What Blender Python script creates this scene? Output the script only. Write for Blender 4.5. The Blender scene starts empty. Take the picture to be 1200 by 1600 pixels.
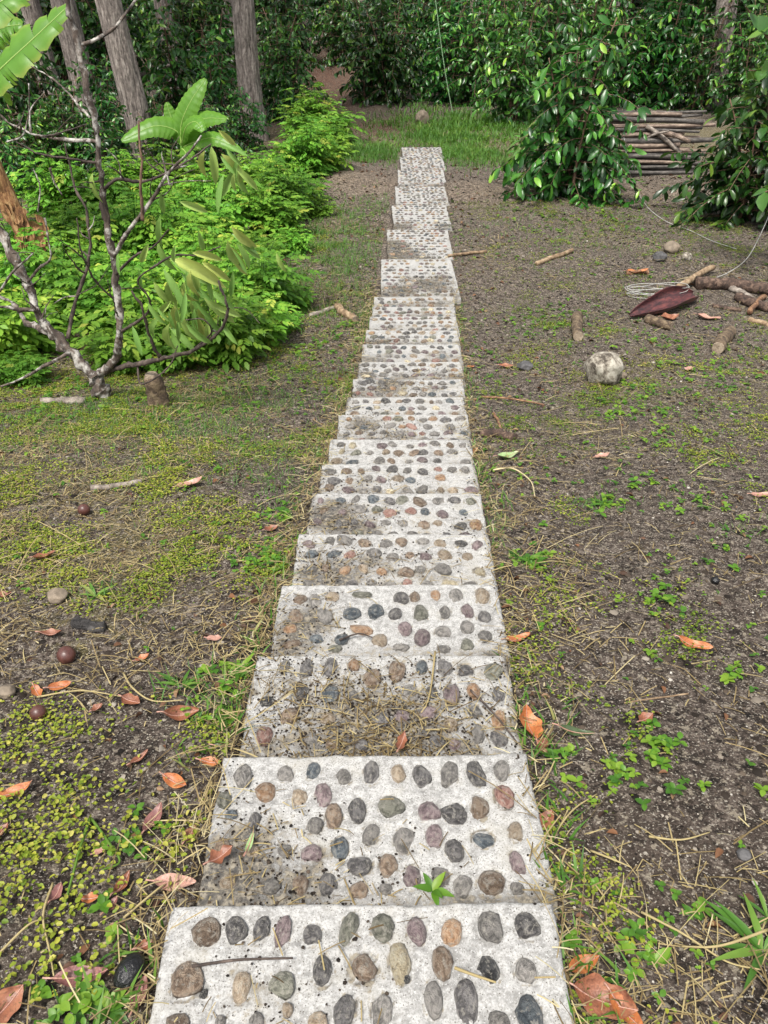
import bpy, bmesh, math
import numpy as np
from mathutils import Vector, Matrix, Euler

# ------------------------------------------------------------------ camera, sky, sun, exposure
SC = bpy.context.scene
COL = SC.collection
rng = np.random.default_rng(7)
PITCH = math.radians(35.0)
ZC = 2.9
FPX = 800 / math.tan(math.radians(33.5))
cam_d = bpy.data.cameras.new('camera'); cam = bpy.data.objects.new('camera', cam_d); COL.objects.link(cam)
cam.location = (0, 0, ZC); cam.rotation_euler = (math.radians(90) - PITCH, 0, 0)
cam_d.sensor_fit = 'VERTICAL'; cam_d.sensor_height = 24.0
cam_d.lens = 12.0 / math.tan(math.radians(33.5)); cam_d.clip_start = 0.05; cam_d.clip_end = 500
SC.camera = cam

SUN_EL, SUN_AZ = math.radians(62), math.radians(205)      # azimuth clockwise from +Y
world = bpy.data.worlds.new('World'); SC.world = world; world.use_nodes = True
wn = world.node_tree
for n in list(wn.nodes): wn.nodes.remove(n)
sky = wn.nodes.new('ShaderNodeTexSky'); sky.sky_type = 'NISHITA'; sky.sun_disc = False
sky.sun_elevation = SUN_EL; sky.sun_rotation = SUN_AZ; sky.dust_density = 4.0; sky.air_density = 1.0
hs = wn.nodes.new('ShaderNodeHueSaturation'); hs.inputs['Saturation'].default_value = 0.18
bg = wn.nodes.new('ShaderNodeBackground'); bg.inputs['Strength'].default_value = 0.08
wo = wn.nodes.new('ShaderNodeOutputWorld')
wn.links.new(sky.outputs[0], hs.inputs['Color']); wn.links.new(hs.outputs[0], bg.inputs[0]); wn.links.new(bg.outputs[0], wo.inputs[0])
sun_d = bpy.data.lights.new('sun', 'SUN'); sun_d.energy = 1.5; sun_d.angle = math.radians(10); sun_d.color = (1, .95, .86)
sun = bpy.data.objects.new('sun', sun_d); COL.objects.link(sun)
sdir = Vector((math.sin(SUN_AZ) * math.cos(SUN_EL), math.cos(SUN_AZ) * math.cos(SUN_EL), math.sin(SUN_EL)))
sun.rotation_euler = sdir.to_track_quat('Z', 'Y').to_euler()
SC.view_settings.view_transform = 'Standard'; SC.view_settings.look = 'None'
SC.view_settings.exposure = 1.65; SC.view_settings.gamma = 1.0; SC.view_settings.use_curve_mapping = False
SC.cycles.max_bounces = 6; SC.cycles.diffuse_bounces = 3; SC.cycles.transmission_bounces = 4

# ------------------------------------------------------------------ numeric helpers
_T = np.random.default_rng(99).random((256, 256))
def vn(x, y):
    x = np.asarray(x, float); y = np.asarray(y, float)
    xi = np.floor(x).astype(int); yi = np.floor(y).astype(int); fx = x - xi; fy = y - yi
    fx = fx * fx * (3 - 2 * fx); fy = fy * fy * (3 - 2 * fy)
    g = lambda a, b: _T[a & 255, b & 255]
    return (g(xi, yi) * (1 - fx) + g(xi + 1, yi) * fx) * (1 - fy) + (g(xi, yi + 1) * (1 - fx) + g(xi + 1, yi + 1) * fx) * fy
def fbm(x, y, o=4, s=0.):
    r = 0; a = .5; t = 0
    for k in range(o):
        r = r + a * vn(x * 2 ** k + 17.3 * k + s, y * 2 ** k + 5.1 * k + s * 1.7); t += a; a *= .5
    return r / t
def nrm(v): return v / np.maximum(np.linalg.norm(v, axis=-1, keepdims=True), 1e-9)
def sstep(a, b, x): t = np.clip((x - a) / (b - a), 0, 1); return t * t * (3 - 2 * t)

# ------------------------------------------------------------------ path profile (far edge of every slab: photo row, distance)
ROWS = [1411, 1178, 1022, 912, 833, 770, 724, 686, 647, 620, 592, 565, 537.5, 515.6, 494, 479, 464, 405, 359, 321, 291, 265, 245, 230]
YS = [.86, 1.30, 1.76, 2.18, 2.62, 3.05, 3.46, 3.88, 4.32, 4.75, 5.17, 5.60, 6.02, 6.46, 6.92, 7.28, 7.64, 8.9, 10.4, 11.9, 13.15, 14.35, 15.6, 16.9]
XL = [268, 348, 402, 436, 466, 488, 503, 517, 530, 541, 552, 560, 566, 572, 577, 581, 584, 595.6, 604, 612, 616.5, 620.6, 624, 627]
XR = [865, 825, 790, 779, 764, 751, 742, 735, 730, 725, 723, 720, 718, 715, 713, 711, 709, 705, 700, 697, 694.7, 693, 691, 689]
YAW = [.7, 1.2, .1, .4, 0, -.5, .3, -.3, .4, .3, -.4, .5, .2, -.3, .3, 0, -.4, .3, -.4, .5, .4, -.6, .5, .8]
ZS = []; XC = []
for r, y, a, b in zip(ROWS, YS, XL, XR):
    v = (r - 800) / FPX
    ZS.append(ZC - y * math.tan(PITCH + math.atan(v)))
    d = y / (math.cos(PITCH) - v * math.sin(PITCH))
    XC.append(d * ((a + b) / 2 - 600) / FPX)
WID = 0.80; NS = len(YS)
YA = np.array(YS); ZA = np.array(ZS); XA = np.array(XC)
ky = np.concatenate([[-2.0, .42], YA, [18.5, 22, 30, 45, 80]])
off = np.where(YA < 7.8, .075, .008)
kz = np.concatenate([[ZA[0] + .43, ZA[0] - .005], ZA - off, [ZA[-1] - .06, ZA[-1] - .05, ZA[-1] + .5, ZA[-1] + 2.5, ZA[-1] + 9]])
pc = np.polyfit(YA, XA, 2)
def xpath(y):
    y = np.asarray(y, float); return np.interp(y, YA, XA, left=None) + np.where(y < YA[0], (y - YA[0]) * .05, 0) + np.where(y > YA[-1], (y - YA[-1]) * .045, 0)
def ground(x, y):
    x = np.asarray(x, float); y = np.asarray(y, float)
    yy = np.clip(y, -2, 79)
    z = sum(np.interp(yy + k, ky, kz) for k in (-.22, -.1, 0, .1, .22)) / 5
    u = np.abs(x - xpath(np.clip(y, -2, 18)))
    far = sstep(.45, 2.2, u)
    z = z + far * (fbm(x * .5, y * .5, 3) - .5) * .16 + sstep(.41, .7, u) * (fbm(x * 2.3, y * 2.3, 3, 3.) - .45) * .05
    z = z + (fbm(x * 9, y * 9, 2, 8.) - .5) * .022 + (fbm(x * 30, y * 30, 2, 4.) - .5) * .010
    for (mx, my, mr, mh) in MOUNDS: z = z + mh * np.exp(-((x - mx) ** 2 + (y - my) ** 2) / mr ** 2)
    return z
MOUNDS = []
def pray(px, py):
    u = (px - 600) / FPX; v = (py - 800) / FPX
    return np.array([u, math.cos(PITCH) - v * math.sin(PITCH), -math.sin(PITCH) - v * math.cos(PITCH)])
def gp(px, py, dz=0.):
    d = pray(px, py); t = np.arange(.6, 90, .02)
    P = t[:, None] * d; h = ground(P[:, 0], P[:, 1]) + dz
    i = np.argmax(ZC + P[:, 2] <= h)
    return np.array([P[i, 0], P[i, 1], h[i]])
def dep(px, py, y):                 # point on the line of sight at forward distance y
    d = pray(px, py); t = y / d[1]
    return np.array([d[0] * t, y, ZC + d[2] * t])
def pxm(p):                          # metres per photo pixel at a point
    return (p[1] * math.cos(PITCH) - (p[2] - ZC) * math.sin(PITCH)) / FPX
for (px, py, r, h) in [(548, 285, .7, .12), (725, 300, .7, .10), (600, 345, .22, .10), (655, 180, .6, .15)]:
    g0 = gp(px, py); MOUNDS.append((g0[0], g0[1], r, h))
def slab_index(x, y):
    i = np.searchsorted(YA, y); return i
def surf(x, y):
    x = np.asarray(x, float); y = np.asarray(y, float)
    z = ground(x, y); i = np.clip(np.searchsorted(YA, y), 0, NS - 1)
    on = (np.abs(x - XA[i]) < WID / 2) & (y < YA[-1])
    return np.where(on, np.maximum(ZA[i], z - 1), z), on

# ------------------------------------------------------------------ mesh helpers
def link(o, parent=None):
    COL.objects.link(o)
    if parent is not None: o.parent = parent
    return o
def tag(o, label=None, cat=None, group=None, kind=None):
    for k, v in (('label', label), ('category', cat), ('group', group), ('kind', kind)):
        if v: o[k] = v
    return o
def mesh_np(name, V, faces, mat, smooth=True, attrs=None):
    """faces: list of int arrays (m,k)"""
    me = bpy.data.meshes.new(name); V = np.asarray(V, np.float32)
    me.vertices.add(len(V)); me.vertices.foreach_set('co', V.ravel())
    faces = [np.asarray(f, np.int32) for f in faces if len(f)]
    tot = np.concatenate([np.full(len(f), f.shape[1], np.int32) for f in faces])
    idx = np.concatenate([f.ravel() for f in faces]); st = np.concatenate([[0], np.cumsum(tot)[:-1]]).astype(np.int32)
    me.loops.add(len(idx)); me.loops.foreach_set('vertex_index', idx)
    me.polygons.add(len(tot)); me.polygons.foreach_set('loop_start', st)
    me.polygons.foreach_set('use_smooth', np.full(len(tot), smooth))
    for k, a in (attrs or {}).items():
        at = me.attributes.new(k, 'FLOAT', 'POINT'); at.data.foreach_set('value', np.asarray(a, np.float32))
    me.update(calc_edges=True); me.validate()
    for m in (mat if isinstance(mat, (list, tuple)) else [mat]): me.materials.append(m)
    return me
def obj(name, me, parent=None, loc=(0, 0, 0)):
    o = bpy.data.objects.new(name, me); o.location = loc
    return link(o, parent)
def empty(name, loc=(0, 0, 0)):
    o = bpy.data.objects.new(name, None); o.empty_display_size = .1; o.location = loc
    return link(o)
def frames(axis, up):
    axis = nrm(axis); side = np.cross(axis, up); bad = np.linalg.norm(side, axis=1) < 1e-4
    side[bad] = np.cross(axis[bad], [1, .3, 0]); side = nrm(side); n = np.cross(side, axis)
    return np.stack([side, axis, n], axis=2)       # columns
def batch(tv, tfs, pos, R, sc):
    """many copies of a template; sc (n,) or (n,3)"""
    n = len(pos); sc = np.asarray(sc, float)
    if sc.ndim == 1: sc = np.repeat(sc[:, None], 3, 1)
    V = np.einsum('nij,nkj->nki', R, tv[None] * sc[:, None, :]) + pos[:, None, :]
    k = len(tv); o = (np.arange(n) * k)[:, None, None]
    return V.reshape(-1, 3), [(np.asarray(f)[None] + o).reshape(-1, np.asarray(f).shape[1]) for f in tfs]
def leaf_tpl(hw, ts, droop=.25, fold=.12, wav=0.):
    """leaf along +Y, unit length; rows at ts with half widths hw"""
    v = [(0, 0, 0)]
    for i, (t, w) in enumerate(zip(ts, hw)):
        z = -droop * t * t
        v += [(-w, t, z + fold * w * 2 + wav * (-1) ** i), (0, t, z), (w, t, z + fold * w * 2 - wav * (-1) ** i)]
    v.append((0, 1, -droop)); n = len(ts); tri = []; quad = []
    tri += [(0, 2, 1), (0, 3, 2)]
    for i in range(n - 1):
        a = 1 + 3 * i; b = a + 3
        quad += [(a, a + 1, b + 1, b), (a + 1, a + 2, b + 2, b + 1)]
    a = 1 + 3 * (n - 1); e = len(v) - 1
    tri += [(a, a + 1, e), (a + 1, a + 2, e)]
    return np.array(v, float), [np.array(tri), np.array(quad)]
def catmull(P, n):
    P = np.asarray(P, float); m = len(P); Q = np.vstack([2 * P[0] - P[1], P, 2 * P[-1] - P[-2]])
    out = []
    for i in range(m - 1):
        for t in np.linspace(0, 1, n, endpoint=False):
            a, b, c, d = Q[i:i + 4]
            out.append(.5 * ((2 * b) + (c - a) * t + (2 * a - 5 * b + 4 * c - d) * t * t + (3 * b - a - 3 * c + d) * t ** 3))
    out.append(P[-1]); return np.array(out)
def tube_np(P, rad, k=8, bump=0., seed=0, smooth_n=5, cap=True):
    """polyline tube; P (m,3), rad (m,)"""
    r_ = np.random.default_rng(seed)
    P4 = catmull(np.column_stack([P, rad]), smooth_n) if len(P) > 1 and smooth_n > 1 else np.column_stack([P, rad])
    C = P4[:, :3]; R = np.maximum(P4[:, 3], 1e-4); m = len(C)
    T = nrm(np.gradient(C, axis=0)); ref = np.array([.31, .17, .93]) if abs(T[:, 2]).mean() < .8 else np.array([.9, .4, .1])
    A = nrm(np.cross(T, ref)); B = np.cross(T, A)
    th = np.linspace(0, 2 * np.pi, k, endpoint=False)
    rr = R[:, None] * (1 + bump * (r_.random((m, k)) - .5) * 2)
    V = C[:, None] + rr[..., None] * (A[:, None] * np.cos(th)[None, :, None] + B[:, None] * np.sin(th)[None, :, None])
    V = V.reshape(-1, 3); q = []
    i = np.arange(m - 1)[:, None] * k; j = np.arange(k)[None]; j2 = (j + 1) % k
    q = np.stack([i + j, i + j2, i + k + j2, i + k + j], -1).reshape(-1, 4)
    fs = [q]
    if cap:
        V = np.vstack([V, C[0], C[-1]]); c0 = m * k; c1 = c0 + 1; jj = np.arange(k); jn = (jj + 1) % k
        fs.append(np.vstack([np.stack([np.full(k, c0), jn, jj], 1), np.stack([np.full(k, c1), (m - 1) * k + jj, (m - 1) * k + jn], 1)]))
    return V, fs
class Acc:
    def __init__(s): s.V = []; s.F = {}; s.n = 0; s.A = []
    def add(s, V, fs, a=None):
        V = np.asarray(V, float)
        for f in fs:
            f = np.asarray(f)
            if len(f): s.F.setdefault(f.shape[1], []).append(f + s.n)
        s.V.append(V); s.n += len(V); s.A.append(np.zeros(len(V)) if a is None else np.broadcast_to(a, (len(V),)))
        return s
    def mesh(s, name, mat, smooth=True):
        return mesh_np(name, np.vstack(s.V), [np.vstack(f) for f in s.F.values()], mat, smooth, {'rnd': np.concatenate(s.A)})

# ------------------------------------------------------------------ materials
def newmat(name):
    m = bpy.data.materials.new(name); m.use_nodes = True; nt = m.node_tree
    for n in list(nt.nodes): nt.nodes.remove(n)
    out = nt.nodes.new('ShaderNodeOutputMaterial'); b = nt.nodes.new('ShaderNodeBsdfPrincipled')
    nt.links.new(b.outputs[0], out.inputs[0])
    return m, nt, b, out
def N(nt, t, **kw):
    n = nt.nodes.new(t)
    for k, v in kw.items():
        if k in n.inputs: n.inputs[k].default_value = v
        else: setattr(n, k, v)
    return n
def ramp(nt, stops, src=None, interp='LINEAR'):
    r = nt.nodes.new('ShaderNodeValToRGB'); e = r.color_ramp.elements; r.color_ramp.interpolation = interp
    while len(e) < len(stops): e.new(.5)
    for el, (p, c) in zip(e, stops): el.position = p; el.color = (*c, 1) if len(c) == 3 else c
    if src is not None: nt.links.new(src, r.inputs[0])
    return r
def mixc(nt, fac, a, b, mode='MIX'):
    m = nt.nodes.new('ShaderNodeMix'); m.data_type = 'RGBA'; m.blend_type = mode
    for s, v in ((0, fac), (6, a), (7, b)):
        if isinstance(v, bpy.types.NodeSocket): nt.links.new(v, m.inputs[s])
        else: m.inputs[s].default_value = v if s == 0 else (*v, 1)
    return m.outputs[2]
def mth(nt, op, a, b=None, clamp=False):
    m = nt.nodes.new('ShaderNodeMath'); m.operation = op; m.use_clamp = clamp
    for s, v in ((0, a), (1, b)):
        if v is None: continue
        if isinstance(v, bpy.types.NodeSocket): nt.links.new(v, m.inputs[s])
        else: m.inputs[s].default_value = v
    return m.outputs[0]
def noise(nt, scale, detail=4, rough=.55, coord=None, dist=0.):
    n = N(nt, 'ShaderNodeTexNoise', Scale=scale, Detail=detail, Roughness=rough, Distortion=dist)
    if coord is not None: nt.links.new(coord, n.inputs['Vector'])
    return n.outputs['Fac']
def bump(nt, b, h, strength, dist=.01):
    n = N(nt, 'ShaderNodeBump', Strength=strength, Distance=dist)
    nt.links.new(h, n.inputs['Height']); nt.links.new(n.outputs[0], b.inputs['Normal'])
def attr(nt, name): return N(nt, 'ShaderNodeAttribute', attribute_name=name).outputs['Fac']
def objc(nt): return nt.nodes.new('ShaderNodeTexCoord').outputs['Object']
def geo(nt): return nt.nodes.new('ShaderNodeNewGeometry').outputs['Position']

def leaf_mat(name, stops, rough=.4, trans=.3, spec=.5, useobj=False):
    m, nt, b, out = newmat(name)
    src = attr(nt, 'rnd')
    c = ramp(nt, stops, src).outputs[0]
    if useobj:
        hv = N(nt, 'ShaderNodeHueSaturation'); oi = nt.nodes.new('ShaderNodeObjectInfo').outputs['Random']
        nt.links.new(mth(nt, 'ADD', mth(nt, 'MULTIPLY', oi, .9), .6), hv.inputs['Value']); nt.links.new(mth(nt, 'ADD', mth(nt, 'MULTIPLY', mth(nt, 'FRACT', mth(nt, 'MULTIPLY', oi, 7.3)), .03), .485), hv.inputs['Hue']); nt.links.new(c, hv.inputs['Color']); c = hv.outputs[0]
    nz = noise(nt, 14, 3, .6, geo(nt))
    c = mixc(nt, mth(nt, 'MULTIPLY', nz, .55), c, tuple(.6 * x for x in stops[0][1]))
    nt.links.new(c, b.inputs['Base Color']); b.inputs['Roughness'].default_value = rough
    b.inputs['Specular IOR Level'].default_value = spec
    t = nt.nodes.new('ShaderNodeBsdfTranslucent')
    tc = mixc(nt, .5, c, (.26, .5, .04), 'MIX') if trans > .2 else c
    nt.links.new(tc, t.inputs[0])
    mx = nt.nodes.new('ShaderNodeMixShader'); mx.inputs[0].default_value = trans
    nt.links.new(b.outputs[0], mx.inputs[1]); nt.links.new(t.outputs[0], mx.inputs[2]); nt.links.new(mx.outputs[0], out.inputs[0])
    return m
M = {}
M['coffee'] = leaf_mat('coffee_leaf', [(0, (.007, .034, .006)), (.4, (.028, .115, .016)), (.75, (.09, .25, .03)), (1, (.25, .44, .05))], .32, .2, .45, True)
M['herb'] = leaf_mat('herb_leaf', [(0, (.05, .15, .014)), (.5, (.115, .27, .023)), (.85, (.22, .38, .04)), (1, (.34, .38, .06))], .5, .3, .3, True)
M['clover'] = leaf_mat('clover_leaf', [(0, (.07, .13, .012)), (.4, (.21, .27, .025)), (.75, (.38, .38, .045)), (1, (.52, .46, .12))], .5, .25, .3)
M['weed'] = leaf_mat('weed_leaf', [(0, (.04, .12, .012)), (.5, (.10, .23, .018)), (1, (.21, .33, .03))], .45, .25, .35)
M['grass'] = leaf_mat('grass_blade', [(0, (.04, .11, .015)), (.5, (.08, .20, .025)), (.85, (.16, .26, .04)), (1, (.33, .30, .12))], .5, .25, .3)
M['droop'] = leaf_mat('drooping_leaf', [(0, (.17, .33, .07)), (.6, (.30, .48, .12)), (1, (.48, .54, .14))], .42, .2, .4)
M['banana'] = leaf_mat('banana_leaf', [(0, (.10, .26, .03)), (.6, (.17, .36, .045)), (1, (.42, .46, .10))], .38, .45, .4)
M['broad'] = leaf_mat('broad_leaf', [(0, (.03, .10, .02)), (.6, (.08, .2, .03)), (1, (.18, .33, .05))], .35, .25, .5)
M['needle'] = leaf_mat('pine_needle', [(0, (.02, .05, .015)), (1, (.06, .12, .03))], .5, .15)
M['straw'] = leaf_mat('dry_straw', [(0, (.09, .06, .028)), (.4, (.30, .23, .11)), (.8, (.46, .38, .19)), (1, (.58, .53, .34))], .7, .1, .2)
M['litter'] = leaf_mat('leaf_litter', [(0, (.03, .018, .012)), (.5, (.10, .05, .03)), (.85, (.20, .09, .04)), (1, (.33, .22, .13))], .6, .05, .3)
M['grit'] = leaf_mat('soil_grit', [(0, (.007, .005, .004)), (.5, (.038, .028, .021)), (.76, (.10, .075, .056)), (.9, (.32, .28, .23)), (1, (.55, .52, .47))], .8, .0, .2)

def dead_mat(name, c1, c2, c3):
    m, nt, b, out = newmat(name); co = objc(nt)
    n1 = noise(nt, 30, 5, .65, co); n2 = noise(nt, 130, 3, .6, co)
    c = ramp(nt, [(.3, c1), (.5, c2), (.72, c3)], n1).outputs[0]
    c = mixc(nt, mth(nt, 'MULTIPLY', ramp(nt, [(.5, (0, 0, 0)), (.7, (1, 1, 1))], n2).outputs[0], .6), c, tuple(.3 * x for x in c1))
    nt.links.new(c, b.inputs['Base Color']); b.inputs['Roughness'].default_value = .48
    bump(nt, b, n2, .4, .003); return m
DEAD = {'orange': dead_mat('dead_leaf_orange', (.22, .06, .02), (.38, .13, .04), (.46, .22, .09)),
        'brown': dead_mat('dead_leaf_brown', (.10, .035, .02), (.22, .08, .04), (.32, .15, .08)),
        'purple': dead_mat('dead_leaf_purple', (.10, .04, .04), (.20, .085, .075), (.32, .18, .15)),
        'tan': dead_mat('dead_leaf_tan', (.24, .12, .09), (.40, .22, .17), (.50, .33, .26)),
        'green': dead_mat('fallen_leaf_green', (.16, .26, .09), (.26, .36, .16), (.36, .42, .24)),
        'darkgreen': dead_mat('fallen_leaf_dark_green', (.02, .035, .012), (.04, .07, .02), (.07, .10, .03)),
        'yellow': dead_mat('fallen_leaf_yellow', (.5, .34, .03), (.65, .46, .04), (.7, .5, .08))}

def bark_mat(name, cols, sx=8, sy=8, sz=2, bmp=.6, dist=.02, lich=0., rough=.85):
    m, nt, b, out = newmat(name); co = objc(nt)
    mp = N(nt, 'ShaderNodeMapping'); mp.inputs['Scale'].default_value = (sx, sy, sz); nt.links.new(co, mp.inputs[0])
    n1 = noise(nt, 1, 6, .65, mp.outputs[0], .6); n2 = noise(nt, 22, 4, .6, co)
    c = ramp(nt, [(.36, cols[0]), (.5, cols[1]), (.64, cols[2])], mth(nt, 'ADD', mth(nt, 'MULTIPLY', n1, .75), mth(nt, 'MULTIPLY', n2, .25))).outputs[0]
    if lich:
        n3 = noise(nt, 13, 6, .7, co)
        c = mixc(nt, ramp(nt, [(.60 - lich, (0, 0, 0)), (.74 - lich, (.8, .8, .8))], n3).outputs[0], c, (.52, .50, .46))
    nt.links.new(c, b.inputs['Base Color']); b.inputs['Roughness'].default_value = rough
    bump(nt, b, n1, bmp, dist); return m
M['pine_bark'] = bark_mat('pine_bark', [(.05, .04, .035), (.21, .175, .155), (.42, .37, .33)], 26, 26, 4.0, 1., .06)
M['grey_bark'] = bark_mat('lichen_bark', [(.018, .013, .010), (.065, .047, .037), (.16, .125, .10)], 25, 25, 8, .7, .01, .12)
M['dark_bark'] = bark_mat('dark_twig_bark', [(.015, .011, .01), (.05, .035, .028), (.12, .09, .075)], 25, 25, 8, .5, .005)
M['brown_bark'] = bark_mat('brown_stem_bark', [(.04, .022, .015), (.12, .07, .045), (.22, .14, .09)], 25, 25, 8, .5, .005)
M['stump'] = bark_mat('stump_bark', [(.03, .02, .013), (.10, .068, .042), (.20, .15, .09)], 20, 20, 20, 1., .02)
M['pole'] = bark_mat('pole_wood', [(.04, .028, .021), (.14, .10, .077), (.32, .25, .195)], 3, 30, 30, .5, .01)
M['pole_dark'] = bark_mat('weathered_pole', [(.015, .013, .012), (.05, .044, .04), (.15, .135, .12)], 3, 30, 30, .5, .01)
M['wood_tan'] = bark_mat('tan_stick', [(.09, .055, .03), (.22, .15, .088), (.38, .29, .19)], 20, 20, 20, .5, .008)
M['wood_grey'] = bark_mat('grey_stick', [(.07, .058, .05), (.18, .15, .125), (.33, .29, .25)], 20, 20, 20, .5, .008)
M['wood_orange'] = bark_mat('orange_wood', [(.04, .018, .01), (.15, .075, .038), (.30, .18, .10)], 25, 25, 25, .6, .01)
M['wood_rot'] = bark_mat('rotten_wood', [(.018, .011, .008), (.06, .036, .026), (.16, .105, .075)], 22, 22, 22, 1., .02)
M['cut_end'] = bark_mat('cut_end_wood', [(.09, .07, .05), (.22, .17, .12), (.34, .28, .21)], 30, 30, 30, .5, .01)
M['charred'] = bark_mat('charred_bark', [(.008, .007, .007), (.03, .027, .026), (.08, .075, .07)], 15, 40, 40, 1., .02)
M['dry_banana'] = bark_mat('dry_banana_sheath', [(.045, .018, .012), (.24, .115, .045), (.50, .33, .16)], 30, 30, 2.2, .8, .02)
M['spathe'] = bark_mat('dark_red_sheath', [(.018, .008, .01), (.07, .022, .024), (.17, .05, .045)], 8, 40, 40, .3, .005, 0, .4)

def simple(name, c, rough=.5, sc=30, var=.4, b_=.2, spec=.5):
    m, nt, b, out = newmat(name); n = noise(nt, sc, 5, .6, objc(nt))
    nt.links.new(ramp(nt, [(.3, tuple(x * (1 - var) for x in c)), (.7, tuple(min(1, x * (1 + var)) for x in c))], n).outputs[0], b.inputs['Base Color'])
    b.inputs['Roughness'].default_value = rough; b.inputs['Specular IOR Level'].default_value = spec; bump(nt, b, n, b_, .004); return m
M['avocado'] = simple('black_avocado_skin', (.006, .006, .007), .24, 120, .6, 1.)
M['seed'] = simple('brown_seed', (.075, .028, .022), .38, 40, .4, .3)
M['wire'] = simple('galvanised_wire', (.36, .36, .34), .45, 60, .2, .1)
M['cord'] = simple('green_cord', (.25, .38, .22), .6, 60, .2, .1)
M['cream_stem'] = simple('cream_leaf_stem', (.45, .38, .22), .6, 60, .3, .2)

# pebbles: colour class, each pebble shifts a little by its own random value
def pebble_mat(name, c, c2):
    m, nt, b, out = newmat(name); co = objc(nt)
    oi = nt.nodes.new('ShaderNodeObjectInfo').outputs['Random']
    off_ = N(nt, 'ShaderNodeVectorMath', operation='ADD'); nt.links.new(co, off_.inputs[0])
    cx = nt.nodes.new('ShaderNodeCombineXYZ'); nt.links.new(mth(nt, 'MULTIPLY', oi, 37.), cx.inputs[0]); nt.links.new(mth(nt, 'MULTIPLY', oi, 91.), cx.inputs[1])
    nt.links.new(cx.outputs[0], off_.inputs[1])
    n1 = noise(nt, 1.6, 6, .68, off_.outputs[0], .8); n2 = noise(nt, 9, 4, .6, off_.outputs[0])
    col = ramp(nt, [(.36, tuple(.45 * x for x in c)), (.47, c), (.57, c2)], n1).outputs[0]
    col = mixc(nt, mth(nt, 'MULTIPLY', n2, .5), col, tuple(.45 * x for x in c))
    hsv = N(nt, 'ShaderNodeHueSaturation'); nt.links.new(mth(nt, 'ADD', mth(nt, 'MULTIPLY', oi, .7), .75), hsv.inputs['Value']); nt.links.new(col, hsv.inputs['Color'])
    # soil and pale cement smears left on the stone
    dirt_tone = ramp(nt, [(.52, (0, 0, 0)), (.62, (1, 1, 1))], noise(nt, 2.7, 5, .7, off_.outputs[0])).outputs[0]
    col = mixc(nt, mth(nt, 'MULTIPLY', dirt_tone, .6), hsv.outputs[0], (.34, .32, .28))
    nt.links.new(col, b.inputs['Base Color']); b.inputs['Roughness'].default_value = .42
    bump(nt, b, n2, .6, .25); return m
PEB = {'g': pebble_mat('grey_pebble', (.16, .15, .14), (.30, .28, .26)), 'd': pebble_mat('dark_pebble', (.085, .08, .08), (.19, .18, .175)),
       'u': pebble_mat('blue_grey_pebble', (.075, .09, .105), (.17, .19, .20)), 'p': pebble_mat('purple_pebble', (.15, .11, .115), (.28, .22, .22)),
       'b': pebble_mat('brown_pebble', (.17, .12, .085), (.30, .23, .17)), 't': pebble_mat('tan_pebble', (.30, .23, .16), (.46, .38, .29)),
       'o': pebble_mat('orange_pebble', (.31, .18, .10), (.44, .31, .21)), 'r': pebble_mat('red_pebble', (.25, .13, .105), (.38, .24, .20)),
       'c': pebble_mat('cream_pebble', (.5, .42, .28), (.62, .56, .42)), 'n': pebble_mat('green_pebble', (.145, .145, .115), (.27, .265, .215)),
       'k': pebble_mat('black_pebble', (.025, .025, .027), (.07, .07, .07))}

# concrete with speckle, grime, soil and darker pebble rings held in a 'dirt' attribute
m, nt, b, out = newmat('pale_concrete'); co = geo(nt); d_ = attr(nt, 'dirt_tone')
fine = noise(nt, 210, 3, .7, co); mid = noise(nt, 55, 5, .7, co); big = noise(nt, 9, 5, .6, co)
c = ramp(nt, [(.40, (.095, .092, .086)), (.475, (.235, .231, .222)), (.57, (.37, .367, .357))], mth(nt, 'ADD', mth(nt, 'MULTIPLY', mid, .65), mth(nt, 'MULTIPLY', big, .35))).outputs[0]
c = mixc(nt, ramp(nt, [(.53, (0, 0, 0)), (.62, (.9, .9, .9))], fine).outputs[0], c, (.11, .10, .088))
c = mixc(nt, ramp(nt, [(.40, (.7, .7, .7)), (.36, (0, 0, 0))][::-1], fine).outputs[0], (.43, .427, .42), c)
c = mixc(nt, ramp(nt, [(.54, (0, 0, 0)), (.66, (.45, .45, .45))], big).outputs[0], c, (.25, .235, .20))
vo = N(nt, 'ShaderNodeTexVoronoi', Scale=170.); nt.links.new(co, vo.inputs['Vector'])
c = mixc(nt, mth(nt, 'MULTIPLY', ramp(nt, [(.14, (1, 1, 1)), (.27, (0, 0, 0))], vo.outputs['Distance']).outputs[0], ramp(nt, [(.44, (0, 0, 0)), (.50, (.95, .95, .95))], noise(nt, 48, 3, .65, co)).outputs[0]), c, (.07, .06, .05))
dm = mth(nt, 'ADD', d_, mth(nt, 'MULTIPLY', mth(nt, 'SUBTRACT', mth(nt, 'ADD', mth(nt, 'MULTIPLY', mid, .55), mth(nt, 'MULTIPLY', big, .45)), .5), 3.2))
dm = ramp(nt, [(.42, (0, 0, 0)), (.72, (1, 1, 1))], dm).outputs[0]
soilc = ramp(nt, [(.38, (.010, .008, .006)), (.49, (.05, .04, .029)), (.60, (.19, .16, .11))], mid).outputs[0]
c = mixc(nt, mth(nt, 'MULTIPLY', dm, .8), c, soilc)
nt.links.new(c, b.inputs['Base Color']); b.inputs['Roughness'].default_value = .85; b.inputs['Specular IOR Level'].default_value = .25
bump(nt, b, mth(nt, 'ADD', mth(nt, 'MULTIPLY', fine, .4), mid), .5, .004); M['concrete'] = m

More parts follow.
